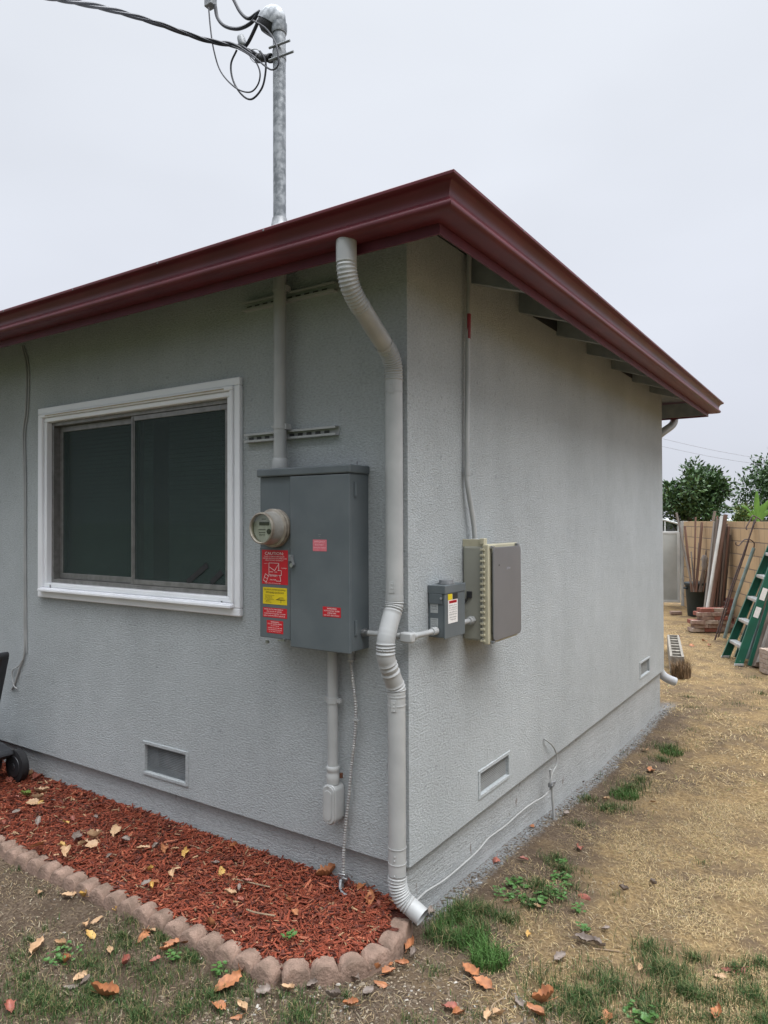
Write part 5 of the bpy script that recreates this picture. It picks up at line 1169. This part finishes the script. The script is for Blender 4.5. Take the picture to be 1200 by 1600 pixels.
# ladder
M_lad = mat('green_fiberglass', (.012,.11,.07), (.01,.085,.055), 6, .45); M_step = mat('aluminium_step', (.5,.5,.49), (.4,.4,.4), 10, .4, metal=.4)
ld = thing('step_ladder', onZ(1143,1032,-.1), 'green fiberglass step ladder leaning folded at the right edge', 'step ladder')
LF, RF = onZ(1133,1027,-.1), onZ(1154,1040,-.1)
ddl = at(1200,866,9.05)-LF; ddr = at(1200,908,8.55)-RF
Lt = LF+ddl*1.45; Rt_ = RF+ddr*1.75
side = (RF-LF); 
def chan(mb, a, b, w, t, toward):
    d = (b-a).normalized(); s_ = Vector(toward); s_ = (s_-d*s_.dot(d)).normalized(); f_ = d.cross(s_)
    mb.ob((a+b)/2, f_*w/2, s_*t/2, (b-a)/2)
    mb.ob((a+b)/2+f_*w/2+s_*.012, f_*.003, s_*.016, (b-a)/2); mb.ob((a+b)/2-f_*w/2+s_*.012, f_*.003, s_*.016, (b-a)/2)
for (a, b, sg) in ((LF,Lt,1),(RF,Rt_,-1)):
    mb = MB(); chan(mb, a, b, .085, .006, side*sg); mb.build('rail', M_lad, ld, bevel=.0015)
    a2 = a+Vector((.12,.05,0)); b2 = b+Vector((.05,.02,0)); mb = MB(); chan(mb, a2, b2, .05, .005, side*sg); mb.build('rear_rail', M_lad, ld, bevel=.0015)
    mb = MB(); dd = (b-a).normalized(); mb.ob(a+dd*.012, wn*.05, side.normalized()*.014, dd*.014); mb.build('foot', M_step, ld, bevel=.003)
dl, dr = (Lt-LF), (Rt_-RF)
for k in range(6):
    z = .22+.275*k; tl = (z)/dl.z; tr = z/dr.z; a = LF+dl*tl; b = RF+dr*tr; fwd = Vector((-wn.x,-wn.y,0)); hd = -wn
    mb = MB(); sv = (b-a)/2; ax = sv.cross(up).normalized()
    mb.ob((a+b)/2, sv*.97, ax*.042, up*.008); mb.ob((a+b)/2-up*.014+ax*.04, sv*.97, ax*.003, up*.014); mb.build('step', M_step, ld, bevel=.002)
mb = MB(); mb.bar(RF+dr.normalized()*.05, (LF+dl*.22/dl.z+RF+dr*.22/dr.z)/2, .02, .006, up=wn); mb.build('brace', M_step, ld)
for (u0, u1) in ((.55,.68),(.75,.9)):
    dd = dr.normalized(); c = RF+dd*(u0+u1)/2*1.1; s_ = side.normalized(); s_ = (s_-dd*s_.dot(dd)).normalized(); f_ = dd.cross(s_)
    mb = MB(); mb.ob(c+s_*.0045, f_*.03, s_*.001, dd*(u1-u0)*.5); mb.build('safety_label', M_wht, ld)
# more junk right of the ladder
board((1168,1030),(1206,905),8.75,8.9,.05,.05,M_teal,'metal_pipe','blue gray metal pipe leaning right of the ladder','pipe','lumber leaning at the right edge',True)
board((1161,1022),(1204,880),8.95,9.1,.07,.03,WC[2],'leaning_board','dark board leaning just behind the ladder','board','lumber leaning at the right edge')
board((1180,1042),(1212,915),8.45,8.6,.16,.06,WC[0],'leaning_board','wide dark rough board at the right edge','board','lumber leaning at the right edge')
board((1187,1036),(1212,955),8.3,8.4,.1,.05,WC[1],'leaning_board','gray split board at the right edge','board','lumber leaning at the right edge')
board((1172,1026),(1206,862),9.1,9.2,.12,.03,WC[1],'leaning_board','broad gray board behind the ladder','board','lumber leaning at the right edge')
board((1176,1030),(1216,875),8.7,8.8,.06,.04,WC[2],'leaning_board','thin reddish board right of the metal pipe','board','lumber leaning at the right edge')
board((1193,1030),(1203,960),8.6,8.9,.2,.05,WC[0],'leaning_board','short broken plank at the right edge','board','lumber leaning at the right edge')
sq = onZ(1210,1052,-.1)
for k in range(5): MB_ = MB(); c = sq+up*(.055*k+.027); MB_.ob(c, gl*.12, Vector((Fv.x,Fv.y,0)).normalized()*.1, up*.026); tag(MB_.build('paving_block', M_br[2], None, origin=c-up*.027, bevel=.005), ('lowest','second','third','fourth','topmost')[k]+' pale paving block of the stack at the right edge', 'paving block', 'stack of paving blocks')
# cinder blocks
M_cb = mat('cinder_block', (.27,.25,.215), (.18,.16,.135), 30, .95, .6, 80, .003); M_cbd = mat('dirty_block_face', (.26,.18,.11), (.17,.12,.08), 12, .95, .5, 80, .003)
c0 = onZ(1058,1056,-.1); c1 = onZ(1048,1026,.1)
vdir = (onZ(1052,993,.1)-onZ(1058,1026,.1)); vdir.z = 0; Lc = vdir.length; vdir.normalize(); sdir = Vector((vdir.y,-vdir.x,0))
for k in range(4):
    o0 = onZ(1058,1026,.1)+vdir*(.02+k*.405); o0.z = -.1
    mb = MB(); hw, hl, t = .075, .2, .028; cen = o0+vdir*hl
    for s_ in (-1, 1): mb.ob(cen+sdir*s_*(hw-t/2)+up*.1, sdir*t/2, vdir*hl, up*.1)
    for u in (-hl+t/2, 0, hl-t/2): mb.ob(cen+vdir*u+up*.0995, sdir*(hw-t-.0005), vdir*t/2, up*.0995)
    tag(mb.build('cinder_block', M_cb, None, origin=cen, bevel=.003), ('nearest','second nearest','third nearest','farthest')[k]+' cinder block in the row behind the house corner', 'cinder block', 'row of cinder blocks behind the house corner')
rl = onZ(1064,1058,-.1); V = MB(); fs_ = blade_shape(.1,.24,.004,.25)
for i in range(420):
    a_ = R()*6.28; rr_ = .1*R()**.5; vs, fs = fs_((rl.x+rr_*math.cos(a_), rl.y+rr_*math.sin(a_)*1.3, rl.z)); V.add(vs, fs)
tag(V.build('dry_weeds', mat('dead_weed', (.24,.16,.09), (.14,.09,.05), 40, .9), None, origin=rl), 'brown clump of dry weeds against the nearest cinder block', 'dry weeds')

# ================================================================ TREES, NEIGHBOURS, WIRES
M_lf = [mat('tree_leaf_dark', (.03,.065,.022), (.045,.095,.03), 3, .5), mat('tree_leaf_light', (.075,.14,.04), (.05,.11,.03), 3, .5), mat('tree_leaf_yellow', (.13,.16,.035), (.09,.13,.03), 3, .5)]
M_bark = mat('bark', (.11,.085,.065), (.06,.05,.04), 10, .95, .6, 30, .01)
def tree(base, ch, rx, rz, n, ls, label, mats=(0,1), seed=1, clumps=26):
    rd_ = random.Random(seed); root = thing('tree', base, label, 'tree', 'trees beyond the block wall')
    mb = MB(); top = base+up*ch
    mb.tube(catmull([base-up*.2, base+up*ch*.4+Vector((.05,0,0)), base+up*ch*.75],4), [.13-.008*i for i in range(9)], 8)
    cl_ = []
    for i in range(clumps):
        while True:
            v = Vector((rd_.uniform(-1,1), rd_.uniform(-1,1), rd_.uniform(-1,1)))
            if .25 < v.length < 1: break
        c = top+Vector((v.x*rx*.82, v.y*rx*.82, v.z*rz*.82)); cl_.append((c, rd_.uniform(.2,.36)*rx))
        if i % 2 == 0: mb.tube([base+up*ch*.55, base+up*ch*.6+(c-top)*.4, c], [.045,.03,.01], 5, False)
    mb.build('trunk', M_bark, root, smooth=True)
    for mi in mats:
        lm = MB(); nn_ = int(n*(.62 if mi == mats[0] else .38))
        for i in range(nn_):
            c, r = cl_[rd_.randrange(len(cl_))]; v = Vector((rd_.gauss(0,1), rd_.gauss(0,1), rd_.gauss(0,1))).normalized()*(r*rd_.uniform(.3,1.25)); p = c+v
            d = (v.normalized()+Vector((rd_.gauss(0,.6), rd_.gauss(0,.6), rd_.gauss(.15,.5)))).normalized(); s_ = d.cross(Vector((rd_.gauss(0,1),rd_.gauss(0,1),rd_.gauss(0,1)))).normalized(); l = ls*rd_.uniform(.6,1.3); w = l*.22
            lm.add([p, p+d*l*.5+s_*w, p+d*l, p+d*l*.5-s_*w], [(0,1,2,3)])
        lm.build('crown', M_lf[mi], root)
    return root
tp = at(1078,813,20); tp.z = -.1; tree(tp, 2.42, 1.02, 1.0, 9000, .13, 'dark green tree beyond the gate and block wall', (0,1), 3, 34)
tp = at(1215,813,27); tp.z = -.1; tree(tp, 2.75, 1.75, 1.55, 9000, .16, 'large leafy tree at the right edge beyond the wall', (0,1), 5, 34)
tp = at(1163,813,18); tp.z = -.1; tree(tp, 1.75, .38, .45, 2200, .09, 'yellow green shrub peeking over the block wall', (2,1), 8, 14)
tp = at(1143,813,60); tp.z = -.1; tree(tp, 2.3, 1.3, .9, 1500, .2, 'small distant tree above the gray roof', (0,1), 9, 14)
# banana-like plant
bp0 = at(1183,813,13.2); bp0.z = -.1; bn = thing('banana_plant', bp0, 'bright green broad leaf plant rising over the wall at the right', 'plant')
M_ban = mat('banana_leaf', (.13,.27,.04), (.09,.2,.03), 8, .4)
mb = MB(); mb.tube([bp0, bp0+up*1.0, bp0+up*1.75], [.06,.05,.03], 10); mb.build('stem', M_ban, bn, smooth=True)
def frond(base, tip, w, sag):
    a, b = Vector(base), Vector(tip); mid = (a+b)/2+up*sag; P = catmull([a,mid,b],6); mb = MB(); n = len(P)
    sd_ = Vector((Rv.x,Rv.y,0)) if abs((b-a).normalized().dot(Vector((Rv.x,Rv.y,0)))) < .6 else Vector((0,0,1))
    for i, p in enumerate(P):
        t = i/(n-1); ww = w*math.sin(math.pi*(t*.92+.05))**.6*.5; mb.v += [p-sd_*ww+nn*.012, p-nn*.02*0, p+sd_*ww+nn*.012]
    mb.f = [(i*3+j, i*3+j+1, (i+1)*3+j+1, (i+1)*3+j) for i in range(n-1) for j in range(2)]
    return mb
for (px, py, w, sg) in ((1183,768,.11,.0),(1158,790,.07,.08),(1205,778,.12,.05),(1168,804,.09,.06),(1200,800,.1,.05),(1192,788,.09,.04),(1176,796,.08,.03),(1212,792,.1,.04)):
    frond(bp0+up*1.66, at(px,py,13.2), w, sg).build('leaf', M_ban, bn, smooth='all')
# neighbour house, shed
def nhouse(px, dep, w, zt_, zr, label, mroof, mwall):
    c = at(px,813,dep); c.z = -.1; h = thing('neighbor_house' , c, label, 'house'); fw = Vector((Fv.x,Fv.y,0)).normalized()
    mb = MB(); mb.ob(c+up*zt_/2, gl*w/2, fw*2.5, up*zt_/2); mb.build('wall', mwall, h)
    mb = MB(); a = c+up*(zt_+.001); v = [a+gl*(w/2+.3)-fw*2.8, a-gl*(w/2+.3)-fw*2.8, a-gl*(w/2+.3)+fw*2.8, a+gl*(w/2+.3)+fw*2.8, a+gl*w*.42+up*(zr-zt_), a-gl*w*.42+up*(zr-zt_)]
    mb.add(v, [(0,1,5,4),(2,3,4,5),(1,2,5),(3,0,4),(3,2,1,0)]); mb.build('roof', mroof, h)
    return h
M_groof = mat('gray_shingle', (.2,.21,.23), (.15,.16,.18), 6, .9); M_pw = mat('pale_wall', (.45,.45,.43), (.4,.4,.38), 2, .8)
nhouse(1128,34,2.4,1.75,2.18,'low gray roofed house far behind the block wall', M_groof, M_pw)
nhouse(1083,24,.42,1.72,1.9,'small pale roofed shed beyond the wall, left of the boards', mat('pale_metal_roof',(.6,.62,.62),(.52,.54,.54),4,.5), M_alud)
for (p0, p1, y0p, y1p, lb_) in (((980,672),(1260,728),26,24,'upper thin overhead wire above the far trees'), ((1000,690),(1260,735),27,24,'lower thin overhead wire above the far trees'), ((1090,787),(1240,793),60,60,'faint distant wire low between the two trees')):
    a, b = at(*p0,y0p), at(*p1,y1p); mid = (a+b)/2-up*.1; mb = MB(); mb.tube(catmull([a,mid,b],6), .008 if y0p < 50 else .015, 5); tag(mb.build('overhead_wire', mat('faded_wire',(.3,.3,.33),None), None, origin=a), lb_, 'wire', 'overhead wires')

for o in list(bpy.data.objects):
    if '_o' in o: del o['_o']
